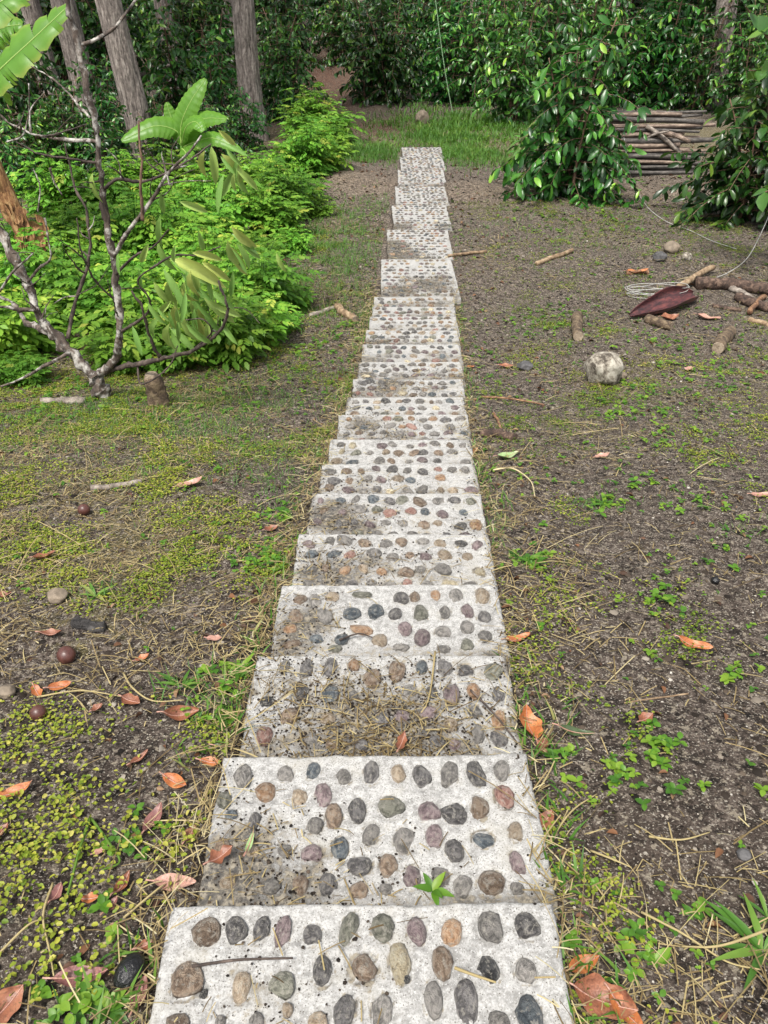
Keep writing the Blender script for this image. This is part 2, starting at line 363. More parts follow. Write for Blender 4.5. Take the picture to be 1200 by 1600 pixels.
# soil
m, nt, b, out = newmat('garden_soil'); co = geo(nt)
n_f = noise(nt, 120, 5, .7, co); n_m = noise(nt, 22, 6, .68, co); n_b = noise(nt, 2.3, 5, .6, co)
c = ramp(nt, [(.40, (.009, .007, .006)), (.47, (.050, .038, .031)), (.54, (.112, .087, .072)), (.62, (.28, .235, .195))], mth(nt, 'ADD', mth(nt, 'MULTIPLY', n_f, .42), mth(nt, 'MULTIPLY', n_m, .58))).outputs[0]
c = mixc(nt, ramp(nt, [(.47, (0, 0, 0)), (.62, (.4, .4, .4))], n_b).outputs[0], c, (.085, .064, .05))
mossm = mth(nt, 'ADD', attr(nt, 'moss'), mth(nt, 'MULTIPLY', mth(nt, 'SUBTRACT', noise(nt, 16, 6, .7, co), .5), 2.6))
mossc = ramp(nt, [(.38, (.03, .03, .008)), (.5, (.12, .11, .03)), (.62, (.28, .23, .10))], noise(nt, 70, 4, .65, co)).outputs[0]
c = mixc(nt, mth(nt, 'MULTIPLY', ramp(nt, [(.55, (0, 0, 0)), (.8, (1, 1, 1))], mossm).outputs[0], .5), c, mossc)
c = mixc(nt, attr(nt, 'dry'), c, ramp(nt, [(.38, (.05, .034, .024)), (.5, (.15, .11, .08)), (.62, (.30, .23, .17))], n_m).outputs[0])
c = mixc(nt, attr(nt, 'red'), c, ramp(nt, [(.38, (.015, .005, .003)), (.5, (.058, .019, .010)), (.64, (.15, .06, .03))], n_m).outputs[0])
c = mixc(nt, ramp(nt, [(.60, (0, 0, 0)), (.66, (1, 1, 1))], noise(nt, 150, 2, .5, co)).outputs[0], c, (.42, .38, .32))
c = mixc(nt, ramp(nt, [(.58, (0, 0, 0)), (.64, (.75, .75, .75))], noise(nt, 46, 3, .6, co)).outputs[0], c, (.36, .31, .24))
c = mixc(nt, ramp(nt, [(.58, (0, 0, 0)), (.66, (.8, .8, .8))], noise(nt, 38, 4, .65, co, .8)).outputs[0], c, (.018, .013, .010))
nt.links.new(c, b.inputs['Base Color']); b.inputs['Roughness'].default_value = .9; b.inputs['Specular IOR Level'].default_value = .2
bump(nt, b, mth(nt, 'ADD', mth(nt, 'MULTIPLY', n_f, .6), n_m), 1., .03); M['soil'] = m

m, nt, b, out = newmat('pale_stone'); co = objc(nt)
n1 = noise(nt, 9, 6, .65, co, .5); n2 = noise(nt, 50, 4, .6, co)
c = ramp(nt, [(.41, (.05, .04, .03)), (.48, (.20, .175, .14)), (.57, (.38, .355, .30))], mth(nt, 'ADD', mth(nt, 'MULTIPLY', n1, .7), mth(nt, 'MULTIPLY', n2, .3))).outputs[0]
nt.links.new(c, b.inputs['Base Color']); b.inputs['Roughness'].default_value = .85; bump(nt, b, n1, .8, .02); M['stone'] = m
M['dark_stone'] = simple('dark_stone', (.07, .068, .07), .7, 15, .6, .6)
M['tan_stone'] = simple('tan_stone', (.17, .135, .10), .8, 15, .4, .6)

# ------------------------------------------------------------------ ground
us = np.concatenate([-np.geomspace(40, 3.2, 34), np.linspace(-3.1, -.46, 105), [-.44, -.425, -.41, -.395, -.38, -.365], [-.34, -.3, 0, .3, .34], [.365, .38, .395, .41, .425, .44], np.linspace(.46, 3.1, 105), np.geomspace(3.2, 40, 34)])
ys = np.concatenate([np.linspace(-2, .4, 14), np.linspace(.43, 4.5, 185), np.linspace(4.53, 9, 120), np.linspace(9.06, 19, 130), np.geomspace(19.2, 80, 50)])
U, Y = np.meshgrid(us, ys); X = U + xpath(np.clip(Y, -2, 40))
Z = ground(X, Y)
ip = np.clip(np.searchsorted(YA, Y), 0, NS - 1)
Z = np.where((np.abs(X - XA[ip]) <= .393) & (Y < YA[-1] - .01) & (Y > .3), np.minimum(Z, ZA[ip]) - .13, Z)
def blob(x, y, lst):
    r = 0 * x
    for (px, py, rx, ry, s) in lst:
        g = gp(px, py); r = np.maximum(r, s * np.exp(-((x - g[0]) / rx) ** 2 - ((y - g[1]) / ry) ** 2))
    return r
def moss_f(x, y):
    u = x - xpath(np.clip(y, -2, 18))
    L = sstep(-.25, -1.0, u) * (.20 + .42 * sstep(1.4, 2.6, y)) * (1 - .4 * sstep(6.5, 9, y))
    R = sstep(.4, .9, u) * (.04 + .36 * sstep(2.6, 5.0, y))
    G = .6 * sstep(14.5, 16.5, y) * (1 - sstep(19, 21, y))
    return np.clip(L + R + G + (fbm(x * 1.1, y * 1.1, 3, 2.) - .5) * .9, 0, 1)
RED = blob(X, Y, [(590, 198, 1.0, 1.3, 1.), (500, 160, 1.3, 4., 1.), (505, 120, 1.6, 6., 1.), (655, 200, .4, .5, .5)])
DRY = blob(X, Y, [(560, 282, .8, .8, .8), (735, 300, .8, .7, .7), (1000, 300, 1.6, .7, .6), (480, 360, .6, 1.2, .35), (670, 203, .35, .5, .8), (610, 200, .25, .5, .4)])
ny, nx = X.shape
I = (np.arange(ny - 1)[:, None] * nx + np.arange(nx - 1)[None]).ravel()
me = mesh_np('ground', np.stack([X, Y, Z], -1).reshape(-1, 3), [np.stack([I, I + 1, I + nx + 1, I + nx], 1)], M['soil'], True,
             {'moss': moss_f(X, Y).ravel(), 'red': RED.ravel(), 'dry': (DRY * (.5 + fbm(X * 3, Y * 3, 3))).clip(0, 1).ravel()})
tag(obj('ground', me), kind='structure')

# ------------------------------------------------------------------ concrete slabs with set pebbles
pebble_meshes = []
for k in range(14):
    bm = bmesh.new(); bmesh.ops.create_icosphere(bm, subdivisions=2, radius=1.0); r_ = np.random.default_rng(300 + k)
    D = nrm(r_.normal(size=(9, 3)) * [1, 1, .6]); A_ = r_.uniform(-.22, .26, 9); pw = r_.uniform(1.5, 6, 9); cutd = nrm(r_.normal(size=(5, 3)) * [1, 1, .5]); cutv = r_.uniform(.72, .98, 5)
    for v in bm.verts:
        n_ = np.array(v.co); s = 1 + sum(a * max(0, n_ @ d) ** p for a, d, p in zip(A_, D, pw)) + r_.uniform(-.03, .03)
        for cd, cv in zip(cutd, cutv):
            if n_ @ cd > .1: s = min(s, cv / (n_ @ cd))
        v.co *= s
    me = bpy.data.meshes.new('pebble'); bm.to_mesh(me); bm.free(); me.materials.append(PEB['g'])
    for p in me.polygons: p.use_smooth = True
    pebble_meshes.append(me)

def zm(ox, oy, s, lst): return [(ox + x / s, oy + y / s, w / s, h / s, c) for (x, y, w, h, c) in lst]
PX = {}
PX[0] = zm(220, 1380, 1.791, [(187,133,72,70,'b'),(265,132,55,70,'d'),(337,128,45,70,'d'),(397,137,45,85,'p'),(478,143,60,55,'d'),(583,122,50,80,'n'),(675,125,60,65,'n'),(771,128,60,75,'p'),(868,130,65,65,'o'),(978,120,70,70,'g'),(1080,118,65,70,'d'),
    (127,270,85,95,'b'),(283,285,55,85,'t'),(395,280,70,75,'n'),(508,243,60,80,'d'),(622,235,75,75,'b'),(727,225,60,95,'c'),(842,225,55,75,'b'),(978,240,65,70,'k'),(1076,245,65,65,'g'),(175,308,24,26,'k'),(745,268,22,18,'k'),
    (572,355,55,85,'d'),(678,358,65,80,'g'),(818,320,60,95,'g'),(915,330,60,110,'d'),(1085,360,75,85,'u'),(1000,382,55,50,'g'),(495,390,60,50,'t'),(410,355,30,40,'t'),(105,390,60,50,'b'),(222,385,30,35,'g'),(325,390,50,50,'g')])
PX[1] = zm(300, 1000, 2.143, [(172,452,55,80,'g'),(312,447,55,50,'g'),(407,438,50,50,'u'),(510,455,55,50,'g'),(602,440,60,75,'d'),(688,443,55,60,'t'),(768,455,55,75,'d'),(862,450,60,75,'g'),(950,443,60,80,'d'),(1039,432,50,60,'g'),
    (105,530,55,55,'n'),(248,503,65,60,'o'),(360,525,50,60,'t'),(440,518,55,65,'p'),(555,565,55,75,'d'),(665,557,80,70,'n'),(792,572,70,65,'p'),(880,577,80,70,'d'),(962,555,55,80,'b'),(1045,525,60,70,'r'),
    (130,585,40,36,'u'),(208,607,40,60,'d'),(410,622,50,45,'g'),(475,590,55,66,'b'),(597,645,60,65,'g'),(711,665,75,80,'g'),(811,655,60,70,'p'),(975,663,75,55,'u'),(880,705,60,60,'d'),(1085,640,50,60,'t'),
    (496,692,55,75,'u'),(400,712,75,50,'p'),(560,752,85,60,'d'),(658,753,65,65,'b'),(1090,745,50,70,'p'),(310,700,50,45,'g'),(100,690,55,50,'b'),(200,705,50,40,'t'),
    (365,815,60,65,'b'),(455,818,65,65,'d'),(735,790,65,75,'p'),(833,785,65,60,'g'),(907,820,65,65,'g'),(1005,812,100,80,'b'),(1090,832,45,40,'g'),(265,825,70,50,'g'),(560,835,60,50,'b'),(120,800,70,55,'t'),(650,830,50,40,'g')])
PX[2] = zm(300, 1000, 2.143, [(310,85,35,40,'g'),(383,90,45,55,'d'),(465,92,50,60,'d'),(543,83,35,35,'o'),(606,125,55,66,'b'),(686,100,60,65,'b'),(769,87,45,45,'u'),(845,88,45,60,'d'),(914,100,55,40,'d'),(1007,103,60,55,'n'),
    (365,170,50,50,'d'),(463,178,55,60,'u'),(540,190,40,50,'g'),(727,180,55,65,'g'),(803,172,40,35,'d'),(870,180,50,70,'p'),(942,165,50,55,'o'),(1025,180,45,55,'d'),
    (252,206,50,25,'k'),(325,255,60,60,'b'),(455,260,45,40,'t'),(630,265,60,50,'d'),(700,250,50,40,'p'),(790,240,60,40,'p'),(868,280,45,40,'t'),(945,237,55,45,'g'),(1027,263,50,60,'o'),
    (245,315,60,70,'r'),(820,340,50,40,'d'),(880,348,45,40,'p'),(960,315,50,60,'g'),(1030,330,55,60,'d'),(565,350,50,36,'d'),(400,330,50,40,'g'),(470,345,50,36,'b')])
PX[3] = zm(400, 680, 2.667, [(182,678,60,40,'b'),(245,690,55,50,'g'),(315,668,66,45,'t'),(440,662,90,25,'n'),(603,675,60,50,'d'),(663,673,50,40,'b'),(750,660,45,45,'o'),(835,665,55,60,'g'),(945,668,65,70,'t'),
    (285,750,70,60,'g'),(395,738,70,50,'u'),(500,735,70,50,'u'),(580,745,55,50,'d'),(685,740,65,66,'n'),(790,737,50,55,'g'),(882,727,45,60,'p'),(950,755,60,50,'d'),
    (165,750,60,50,'b'),(140,803,60,36,'o'),(445,808,90,40,'o'),(355,850,60,40,'u'),(250,845,65,35,'u'),(515,853,70,45,'t'),(620,803,65,56,'p'),(690,838,60,75,'p'),(780,815,70,45,'g'),(878,797,55,50,'g'),(953,833,60,55,'g'),(605,885,60,28,'g'),(785,887,66,36,'g'),(880,870,60,56,'n'),(150,870,80,36,'b'),(330,890,50,26,'n')])
DIRT = {0: [(-.15, -.30, .12, .7), (-.22, -.16, .10, .35), (.0, -.13, .08, .4)],
        1: [(-.34, -.36, .20, 1.), (-.20, -.40, .16, .8), (-.05, -.42, .12, .6), (.03, -.30, .10, .4), (-.28, -.22, .10, .5), (.18, -.33, .08, .35)],
        2: [(-.05, -.30, .20, 1.), (.08, -.33, .16, 1.), (-.2, -.22, .14, .7), (.2, -.2, .10, .6), (-.28, -.10, .10, .5), (.0, -.42, .4, .9)],
        3: [(-.3, -.22, .15, .9), (-.33, -.33, .14, .8), (-.2, -.12, .08, .4)],
        4: [(-.25, -.28, .18, .9), (-.1, -.22, .16, .6), (.15, -.25, .15, .5), (-.32, -.15, .1, .6)],
        5: [(-.3, -.2, .17, 1.), (-.2, -.28, .15, .9), (-.05, -.15, .1, .5), (.3, -.3, .1, .5)],
        6: [(-.2, -.22, .16, .6), (.05, -.25, .12, .5)], 7: [(-.3, -.3, .12, .6)], 8: [(-.25, -.15, .15, .8), (-.05, -.3, .2, .7), (.3, -.2, .1, .5)],
        9: [(-.2, -.3, .2, .5)], 10: [(-.15, -.12, .2, .9), (.2, -.15, .1, .6)], 11: [(-.33, -.25, .1, .9), (.2, -.3, .2, .6)], 13: [(-.3, -.3, .14, .9), (.1, -.3, .1, .5)],
        14: [(-.25, -.3, .12, .8)], 17: [(.1, -.9, .30, .95), (-.2, -1.05, .25, 1.), (.25, -.65, .16, .8), (-.1, -.7, .16, .7)], 18: [(-.36, -.7, .26, 1.2), (-.30, -1.1, .36, 1.2), (0., -1.25, .22, .8)],
        19: [(-.3, -1.2, .25, 1.), (.25, -1.35, .2, .9), (.3, -1.1, .14, .8)], 20: [(.3, -.9, .14, .7), (.2, -.4, .1, .5)], 21: [(-.2, -.8, .12, .6)]}
CLS = list('ggggggggddduupppbbbbttonrc')
ORD = ['nearest', 'second', 'third', 'fourth', 'fifth', 'sixth', 'seventh', 'eighth', 'ninth', 'tenth', 'eleventh', 'twelfth', 'thirteenth', 'fourteenth', 'fifteenth', 'sixteenth', 'seventeenth', 'eighteenth', 'nineteenth', 'twentieth', 'twenty-first', 'twenty-second', 'twenty-third', 'farthest']
LOOK = {0: 'clean concrete slab at the bottom edge of the photo, nearest of the path', 1: 'second concrete slab of the path, soil and leaf scraps on its left half',
        2: 'third concrete slab of the path, with soil and straw heaped along its near edge', 3: 'fourth concrete slab of the path, set with a long orange pebble',
        5: 'sixth concrete slab of the path, with a clump of dark soil on its left', 17: 'long concrete slab littered with black debris, where the path flattens',
        18: 'long concrete slab half covered by soil on its left', 23: 'farthest concrete slab, where the path ends at the grass'}
def setring(x, y, rx, ry, a, px_, py_):
    c_, s_ = math.cos(a), math.sin(a); dx = x - px_; dy = y - py_
    return np.sqrt(((dx * c_ + dy * s_) / rx) ** 2 + ((-dx * s_ + dy * c_) / ry) ** 2)
n_peb = 0
for i in range(NS):
    y1 = YS[i]; y0 = (YS[i - 1] - .03) if i else .36
    L = y1 - y0; top = ZS[i]; xc = XC[i]; yaw = math.radians(YAW[i]); half = WID / 2 * rng.uniform(.992, 1.008)
    ca, sa = math.cos(yaw), math.sin(yaw)
    pebs = []
    if i in PX:
        for (px, py, w, h, c_) in PX[i]:
            d = pray(px, py); t = (top + .004 - ZC) / d[2]; q = d * t
            dx, dy = q[0] - xc, q[1] - y1; lx, ly = dx * ca + dy * sa, -dx * sa + dy * ca
            k = (q[1] * math.cos(PITCH) - (top - ZC) * math.sin(PITCH)) / FPX
            fs = math.sin(math.atan2(ZC - top, q[1]))
            pebs.append((lx, ly, w * k * .5, h * k / fs * .5, c_, rng.uniform(-.25, .25)))
        ly = min(p[1] for p in pebs) - .07
        while ly > -L + .05:
            for lx in np.arange(-.33, .36, .078): pebs.append((lx + rng.uniform(-.01, .01), ly + rng.uniform(-.01, .01), rng.uniform(.02, .028), rng.uniform(.024, .034), rng.choice(CLS), rng.uniform(-.8, .8)))
            ly -= .085
    else:
        row = 0; ly = -.068
        pit = .077 if i < 9 else .073; nrow = .090 if i < 17 else .112
        while ly > -L + .03:
            x0 = -.345 + (row % 2) * .02
            for lx in np.arange(x0, .36, pit):
                if rng.random() < .08: continue
                big_ = rng.uniform(.82, 1.34)
                pebs.append((lx + rng.uniform(-.014, .014), ly + rng.uniform(-.016, .016), .0215 * big_ * rng.uniform(.9, 1.2), .0245 * big_ * rng.uniform(.85, 1.3), rng.choice(CLS), rng.uniform(-1.2, 1.2)))
            ly -= nrow; row += 1
    st = .0075 if i < 3 else (.010 if i < 9 else (.014 if i < 17 else .03))
    e_ = [.0, .003, .007, .012, .018]
    gu = np.concatenate([np.array(e_) - half, np.linspace(-half + .018 + st, half - .018 - st, int((2 * half) / st)), half - np.array(e_)[::-1]])
    gv = np.concatenate([np.array(e_) - L, np.linspace(-L + .018 + st, -.018 - st, int(L / st)), -np.array(e_)[::-1]])
    GU, GV = np.meshgrid(gu, gv); Zt = np.zeros_like(GU)
    ed = np.minimum(half - np.abs(GU), np.minimum(-GV, GV + L)); bw = .006 + .014 * fbm(GU * 30 + i * 9, GV * 30, 4) ** 1.3
    q = np.clip(1 - ed / bw, 0, 1); Zt -= bw * .95 * (1 - np.sqrt(np.maximum(0, 1 - q * q)))
    Zt += (fbm(GU * 14 + i * 5, GV * 14 + 3, 3) - .5) * .004 + (vn(GU * 120 + i * 5, GV * 120) - .5) * .0018
    dirt_tone = np.zeros_like(GU)
    for (bx, by, br, s_) in DIRT.get(i, []): dirt_tone = np.maximum(dirt_tone, s_ * np.exp(-((GU - bx) / br) ** 2 - ((GV - by) / br) ** 2))
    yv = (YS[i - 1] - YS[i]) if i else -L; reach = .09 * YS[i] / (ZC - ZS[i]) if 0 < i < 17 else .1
    dirt_tone = np.maximum(dirt_tone, (.62 if i else .2) * np.exp(-np.maximum(0, GV - yv - reach * .7) / (.035 + .012 * i)) * (.35 + 1.1 * fbm(GU * 5 + i * 3.3, GV * 5, 3)))
    for (lx, ly, rx, ry, c_, a) in pebs:
        r_ = setring(GU, GV, rx, ry, a, lx, ly)
        g_ = np.exp(-((r_ - 1.06) / .16) ** 2); Zt -= .006 * g_
        dirt_tone = np.maximum(dirt_tone, .60 * np.exp(-((r_ - 1.03) / .16) ** 2) * (.5 + fbm(GU * 12 + i, GV * 12, 2)))  # darker, patchy ring around each pebble socket
    edg = np.exp(-((half - np.abs(GU)) / .03)) * np.clip(fbm(GV * 6 + i * 2.3 + np.sign(GU) * 4, GU * 0 + 2.2, 3) * 4 - 1.7, 0, 1); dirt_tone = np.maximum(dirt_tone, .95 * edg)
    Zt += .006 * np.clip(dirt_tone - .5, 0, 1) * (fbm(GU * 40, GV * 40, 2) * 2)
    jx = (fbm(GV * 13 + i * 3, GU * 0 + 1.5 + i, 4) - .5) * .012 * (np.abs(GU) > half - .02) * np.sign(GU)
    jy = (fbm(GU * 11 + i * 7, GV * 0 + 4.5, 4) - .5) * .012 * (-GV < .02)
    V = np.stack([GU + jx, GV + jy, Zt], -1); nv_, nu_ = GU.shape; V = V.reshape(-1, 3)
    I = (np.arange(nv_ - 1)[:, None] * nu_ + np.arange(nu_ - 1)[None]).ravel(); fq = [np.stack([I, I + 1, I + nu_ + 1, I + nu_], 1)]
    per = np.concatenate([np.arange(nu_), np.arange(1, nv_) * nu_ + nu_ - 1, (nv_ - 1) * nu_ + np.arange(nu_ - 2, -1, -1), np.arange(nv_ - 2, 0, -1) * nu_])
    sk = V[per].copy(); sk[:, 2] = -.125; b0 = len(V); k = len(per); jj = np.arange(k); jn = (jj + 1) % k
    V = np.vstack([V, sk]); fq.append(np.stack([per[jn], per[jj], b0 + jj, b0 + jn], 1))
    me = mesh_np('concrete_slab', V, fq, M['concrete'], True, {'dirt_tone': np.concatenate([dirt_tone.ravel(), np.full(k, .5)])})
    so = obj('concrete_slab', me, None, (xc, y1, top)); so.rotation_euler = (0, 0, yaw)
    tag(so, LOOK.get(i, '%s pale concrete slab of the path counting from the near end, set with pebbles' % ORD[i]), 'paving slab', 'concrete slabs of the stepped path', 'thing')
    for (lx, ly, rx, ry, c_, a) in pebs:
        o = bpy.data.objects.new('pebble', pebble_meshes[int(rng.integers(14))]); link(o, so); n_peb += 1
        hz = rng.uniform(.013, .018); o.location = (lx, ly, rng.uniform(-.005, .0005)); o.scale = (rx * 1.08, ry * 1.08, hz)
        o.rotation_euler = (rng.uniform(-.12, .12), rng.uniform(-.12, .12), a + (math.pi if rng.random() < .5 else 0))
        o.material_slots[0].link = 'OBJECT'; o.material_slots[0].material = PEB[str(c_)]
print('pebbles', n_peb)

# ------------------------------------------------------------------ coffee bushes
CT, CF = leaf_tpl([.13, .205, .15], [.22, .55, .82], .30, .18)
def coffee_mesh(seed, H=2.6, R=1.05, leaf=.17, gap=.10, wind=0.):
    r_ = np.random.default_rng(seed); W_ = Acc(); pos = []; ax = []; sc = []; rn = []
    nst = 5
    for s in range(nst):
        a0 = r_.uniform(0, 6.3); base = np.array([math.cos(a0), math.sin(a0), 0]) * .07 * s
        lean = np.array([math.cos(a0), math.sin(a0), 0]) * r_.uniform(.05, .5); h = H * (1 - .11 * s)
        Pm = np.array([base + lean * t * t * h * .6 + np.array([0, 0, h * t]) for t in np.linspace(0, 1, 6)])
        W_.add(*tube_np(Pm, np.linspace(.03, .008, 6), 6, .1, seed + s, 3))
        nn = int(h / gap / 1.35)
        for k in range(1, nn):
            t = k / nn; p0 = np.array([np.interp(t, np.linspace(0, 1, 6), Pm[:, c]) for c in range(3)])
            prof = R * (.55 + .45 * math.sin(min(1, t * 1.5) * math.pi * .62)) * (1 - .82 * max(0, t - .35) ** 1.25 / .65 ** 1.25)
            for side in (0, 1):
                az = k * 1.57 + side * math.pi + r_.uniform(-.5, .5); Lb = prof * r_.uniform(.35, 1.1)
                if Lb < .1: Lb = .12
                dr = np.array([math.cos(az), math.sin(az), 0]); up = .42 * (t - .25)
                tt = np.linspace(0, 1, 5); Pb = p0 + Lb * (tt[:, None] * dr + ((up + r_.uniform(-.1, .3)) * tt - (.2 + .35 * r_.random()) * tt ** 2)[:, None] * np.array([0, 0, 1]))
                Pb[:, 2] = np.maximum(Pb[:, 2], .08)
                W_.add(*tube_np(Pb, np.linspace(.007, .003, 5), 4, 0, 0, 1, False))
                nl = max(2, int(Lb / .07))
                for q in range(nl):
                    f = (q + .7) / nl
                    if f < .25 and r_.random() < .6: continue
                    pp = np.array([np.interp(f, tt, Pb[:, c]) for c in range(3)]); dv = nrm(Pb[-1] - Pb[-2] if f > .6 else Pb[2] - Pb[0])
                    lat = np.cross(dv, [0, 0, 1.]); lat = lat / max(1e-6, np.linalg.norm(lat))
                    for sg in (-1, 1):
                        d = dv * r_.uniform(.0, .9) + sg * lat * r_.uniform(.4, 1.1) + r_.normal(size=3) * .25 + np.array([0, 0, -r_.uniform(-.25, 1.0)])
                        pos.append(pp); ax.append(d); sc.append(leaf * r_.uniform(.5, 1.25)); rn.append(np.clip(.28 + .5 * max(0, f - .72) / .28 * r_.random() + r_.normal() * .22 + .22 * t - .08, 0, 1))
    pos = np.array(pos); ax = nrm(np.array(ax)); up = np.tile([0, 0, 1.], (len(pos), 1)) + r_.normal(size=(len(pos), 3)) * .5
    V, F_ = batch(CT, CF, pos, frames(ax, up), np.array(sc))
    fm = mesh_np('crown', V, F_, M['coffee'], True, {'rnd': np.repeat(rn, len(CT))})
    return fm, W_.mesh('stem', M['brown_bark'])
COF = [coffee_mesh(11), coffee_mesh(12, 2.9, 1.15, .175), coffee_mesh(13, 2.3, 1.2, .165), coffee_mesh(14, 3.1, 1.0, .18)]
def plant(name, kinds, loc, rz, sc, label, cat, group=None):
    e = empty(name, loc); e.rotation_euler = (0, 0, rz); e.scale = sc if hasattr(sc, '__len__') else (sc, sc, sc)
    obj('crown', kinds[0], e); obj('stem', kinds[1], e)
    return tag(e, label, cat, group)
FRONT = coffee_mesh(21, 2.3, 1.25, .185, .075)
g0 = gp(884, 306); plant('coffee_bush', FRONT, g0, .6, (.96, .96, 1.), 'large glossy coffee bush standing alone right of the path, before the pole pile', 'bush', 'coffee bushes')
RIGHT = coffee_mesh(22, 2.2, 1.1, .17, .075)
g0 = gp(1172, 345); plant('coffee_bush', RIGHT, g0, 2., 1.0, 'coffee bush at the right edge, beside the pole pile', 'bush', 'coffee bushes')
TH = 'dark coffee bush in the dense thicket behind the end of the path'
spec = [(30, 255, .85), (100, 240, .75), (175, 228, .72), (285, 222, .8), (345, 208, .85), (440, 188, .9), (452, 170, 1.0), (572, 158, .95), (610, 160, 1.05), (690, 158, 1.0), (745, 165, .95), (805, 195, 1.0),
        (850, 175, 1.1), (910, 165, 1.1), (975, 163, 1.0), (1030, 166, 1.0), (1085, 172, .85), (1160, 185, .8), (1225, 200, 1.0)]
FL = ['coffee bush at the far left edge behind the dry banana stem', 'low coffee bush in front of the leftmost pine trunk', 'low coffee bush left of the leaning pine trunk', 'coffee bush behind the young banana plant', 'coffee bush between young banana plant and straight pine', 'coffee bush just right of the straight pine trunk', 'coffee bush at the left side of the dark gap in the thicket',
      'coffee bush at the right side of the dark gap in the thicket', 'coffee bush directly beyond the end of the path', 'coffee bush behind the hanging green cord', 'coffee bush just right of the hanging green cord', 'coffee bush close behind the lone bush, on its left', 'coffee bush close behind the lone bush', 'coffee bush above the left end of the wood pile', 'coffee bush behind the middle of the wood pile', 'coffee bush above the right end of the wood pile', 'coffee bush in front of the upper right pine trunk', 'coffee bush right of the upper right pine trunk', 'coffee bush behind the broad-leaved shrub at the right edge']
k = 0
for (px, py, s) in spec:
    g0 = gp(px, py); s = s * rng.uniform(.95, 1.1)
    plant('coffee_bush', COF[k % 4], (g0[0], g0[1], g0[2] - .03), rng.uniform(0, 6.3), (s, s, s * rng.uniform(.95, 1.12)), FL[k], 'bush', 'coffee bushes in the thicket'); k += 1
for (px, py, s, lab) in [(62, 284, .55, 'low dark shrub behind the dry banana stem'), (122, 280, .5, 'low dark shrub at the back of the herb patch, left of the leaning pine'), (178, 286, .5, 'low dark shrub at the foot of the leaning pine, left side'), (262, 268, .45, 'low dark shrub left of the young banana plant'), (340, 262, .5, 'low dark shrub right of the young banana plant'), (15, 305, .5, 'low dark shrub at the left edge beyond the herb patch'), (385, 236, .45, 'low shrub at the foot of the straight pine')]:
    g0 = gp(px, py); plant('coffee_bush', COF[int(rng.integers(4))], g0, rng.uniform(0, 6.3), (s * 1.2, s * 1.2, s), lab, 'bush', 'low shrubs behind the herb patch')
for row, (yy, st) in enumerate([(25.5, 1.9), (28, 2.0), (31, 2.2), (34.5, 2.4), (39, 2.4), (43, 2.6)]):
    for x in np.arange(-17, 19, st):
        x = x + rng.uniform(-.5, .5); y = yy + rng.uniform(-.8, .8)
        if row < 1 and abs(x - (-2.05 - (yy - 20) * .05)) < 1.6 - row * .3: continue
        if abs(x) > .56 * y * 1.25 + 1: continue
        s = rng.uniform(1.0, 1.35)
        plant('coffee_bush', COF[k % 4], (x, y, float(ground(x, y)) - .03), rng.uniform(0, 6.3), s, TH, 'bush', 'coffee bushes in the thicket'); k += 1
print('bushes', k)

# ------------------------------------------------------------------ pines
def pine(px0, py0, w_px, y, top_dx, label, seed):
    base = dep(px0, py0, y); gz = float(ground(base[0], y)); base[2] = gz - .1; r0 = w_px * pxm(np.array([base[0], y, gz])) / 2
    H = 13.; t = np.linspace(0, 1, 150); kk = 40; r_ = np.random.default_rng(seed)
    cx = top_dx * t * H + .1 * np.sin(t * 7 + seed); rad = r0 * (1.08 - .7 * t) * (1 + .35 * np.exp(-t * 40))
    th = np.linspace(0, 2 * np.pi, kk, endpoint=False); TH_, TT = np.meshgrid(th, t)
    zz = TT * H; plates = fbm(np.cos(TH_) * 5 + 9 + np.sin(TH_) * 3, zz * 1.6 + np.sin(TH_) * 5, 3, seed); fis = np.abs(fbm(TH_ * 5.1, zz * 1.1, 2, seed + 4.) - .5)
    rr = rad[:, None] * (1 + .12 * (plates - .5) - .16 * np.exp(-(fis / .05) ** 2))
    V = np.stack([cx[:, None] + rr * np.cos(TH_), rr * np.sin(TH_), zz], -1).reshape(-1, 3)
    i = np.arange(149)[:, None] * kk; j = np.arange(kk)[None]; j2 = (j + 1) % kk
    e = empty('pine_tree', tuple(base)); obj('trunk', mesh_np('trunk', V, [np.stack([i + j, i + j2, i + kk + j2, i + kk + j], -1).reshape(-1, 4)], M['pine_bark'], True), e)
    B = Acc(); pos = []; ax = []
    for q in range(46):
        f = r_.uniform(.36, .99); az = r_.uniform(0, 6.3); Lb = 3.4 * (1.15 - f) * r_.uniform(.8, 1.3) + .5
        p0 = np.array([top_dx * f * H, 0, f * H]); dv = np.array([math.cos(az), math.sin(az), .12]); Pb = np.array([p0, p0 + dv * Lb * .5 + [0, 0, .1], p0 + dv * Lb])
        B.add(*tube_np(Pb, [.05, .03, .012], 5, .1, q, 3))
        for u_ in np.linspace(.3, 1, 13):
            pos.append(p0 + dv * Lb * u_ + r_.normal(size=3) * .16); ax.append(dv + r_.normal(size=3) * .6)
    obj('branches', B.mesh('branches', M['pine_bark']), e)
    pos = np.repeat(np.array(pos), 14, 0); ax = nrm(np.repeat(np.array(ax), 14, 0) + r_.normal(size=(len(pos), 3)) * .8)
    NV = np.array([(-.03, 0, 0), (.03, 0, 0), (.02, .6, -.03), (0, 1, -.1), (-.02, .6, -.03)]); NF = [np.array([(0, 1, 2, 4)]), np.array([(4, 2, 3)])]
    V, F_ = batch(NV, NF, pos, frames(ax, np.tile([0, 0, 1.], (len(pos), 1)) + r_.normal(size=(len(pos), 3)) * .5), r_.uniform(.22, .42, len(pos)))
    obj('crown', mesh_np('crown', V, F_, M['needle'], True, {'rnd': np.repeat(r_.random(len(pos)), 5)}), e)
    return tag(e, label, 'tree', 'pine trees at the edge of the thicket')
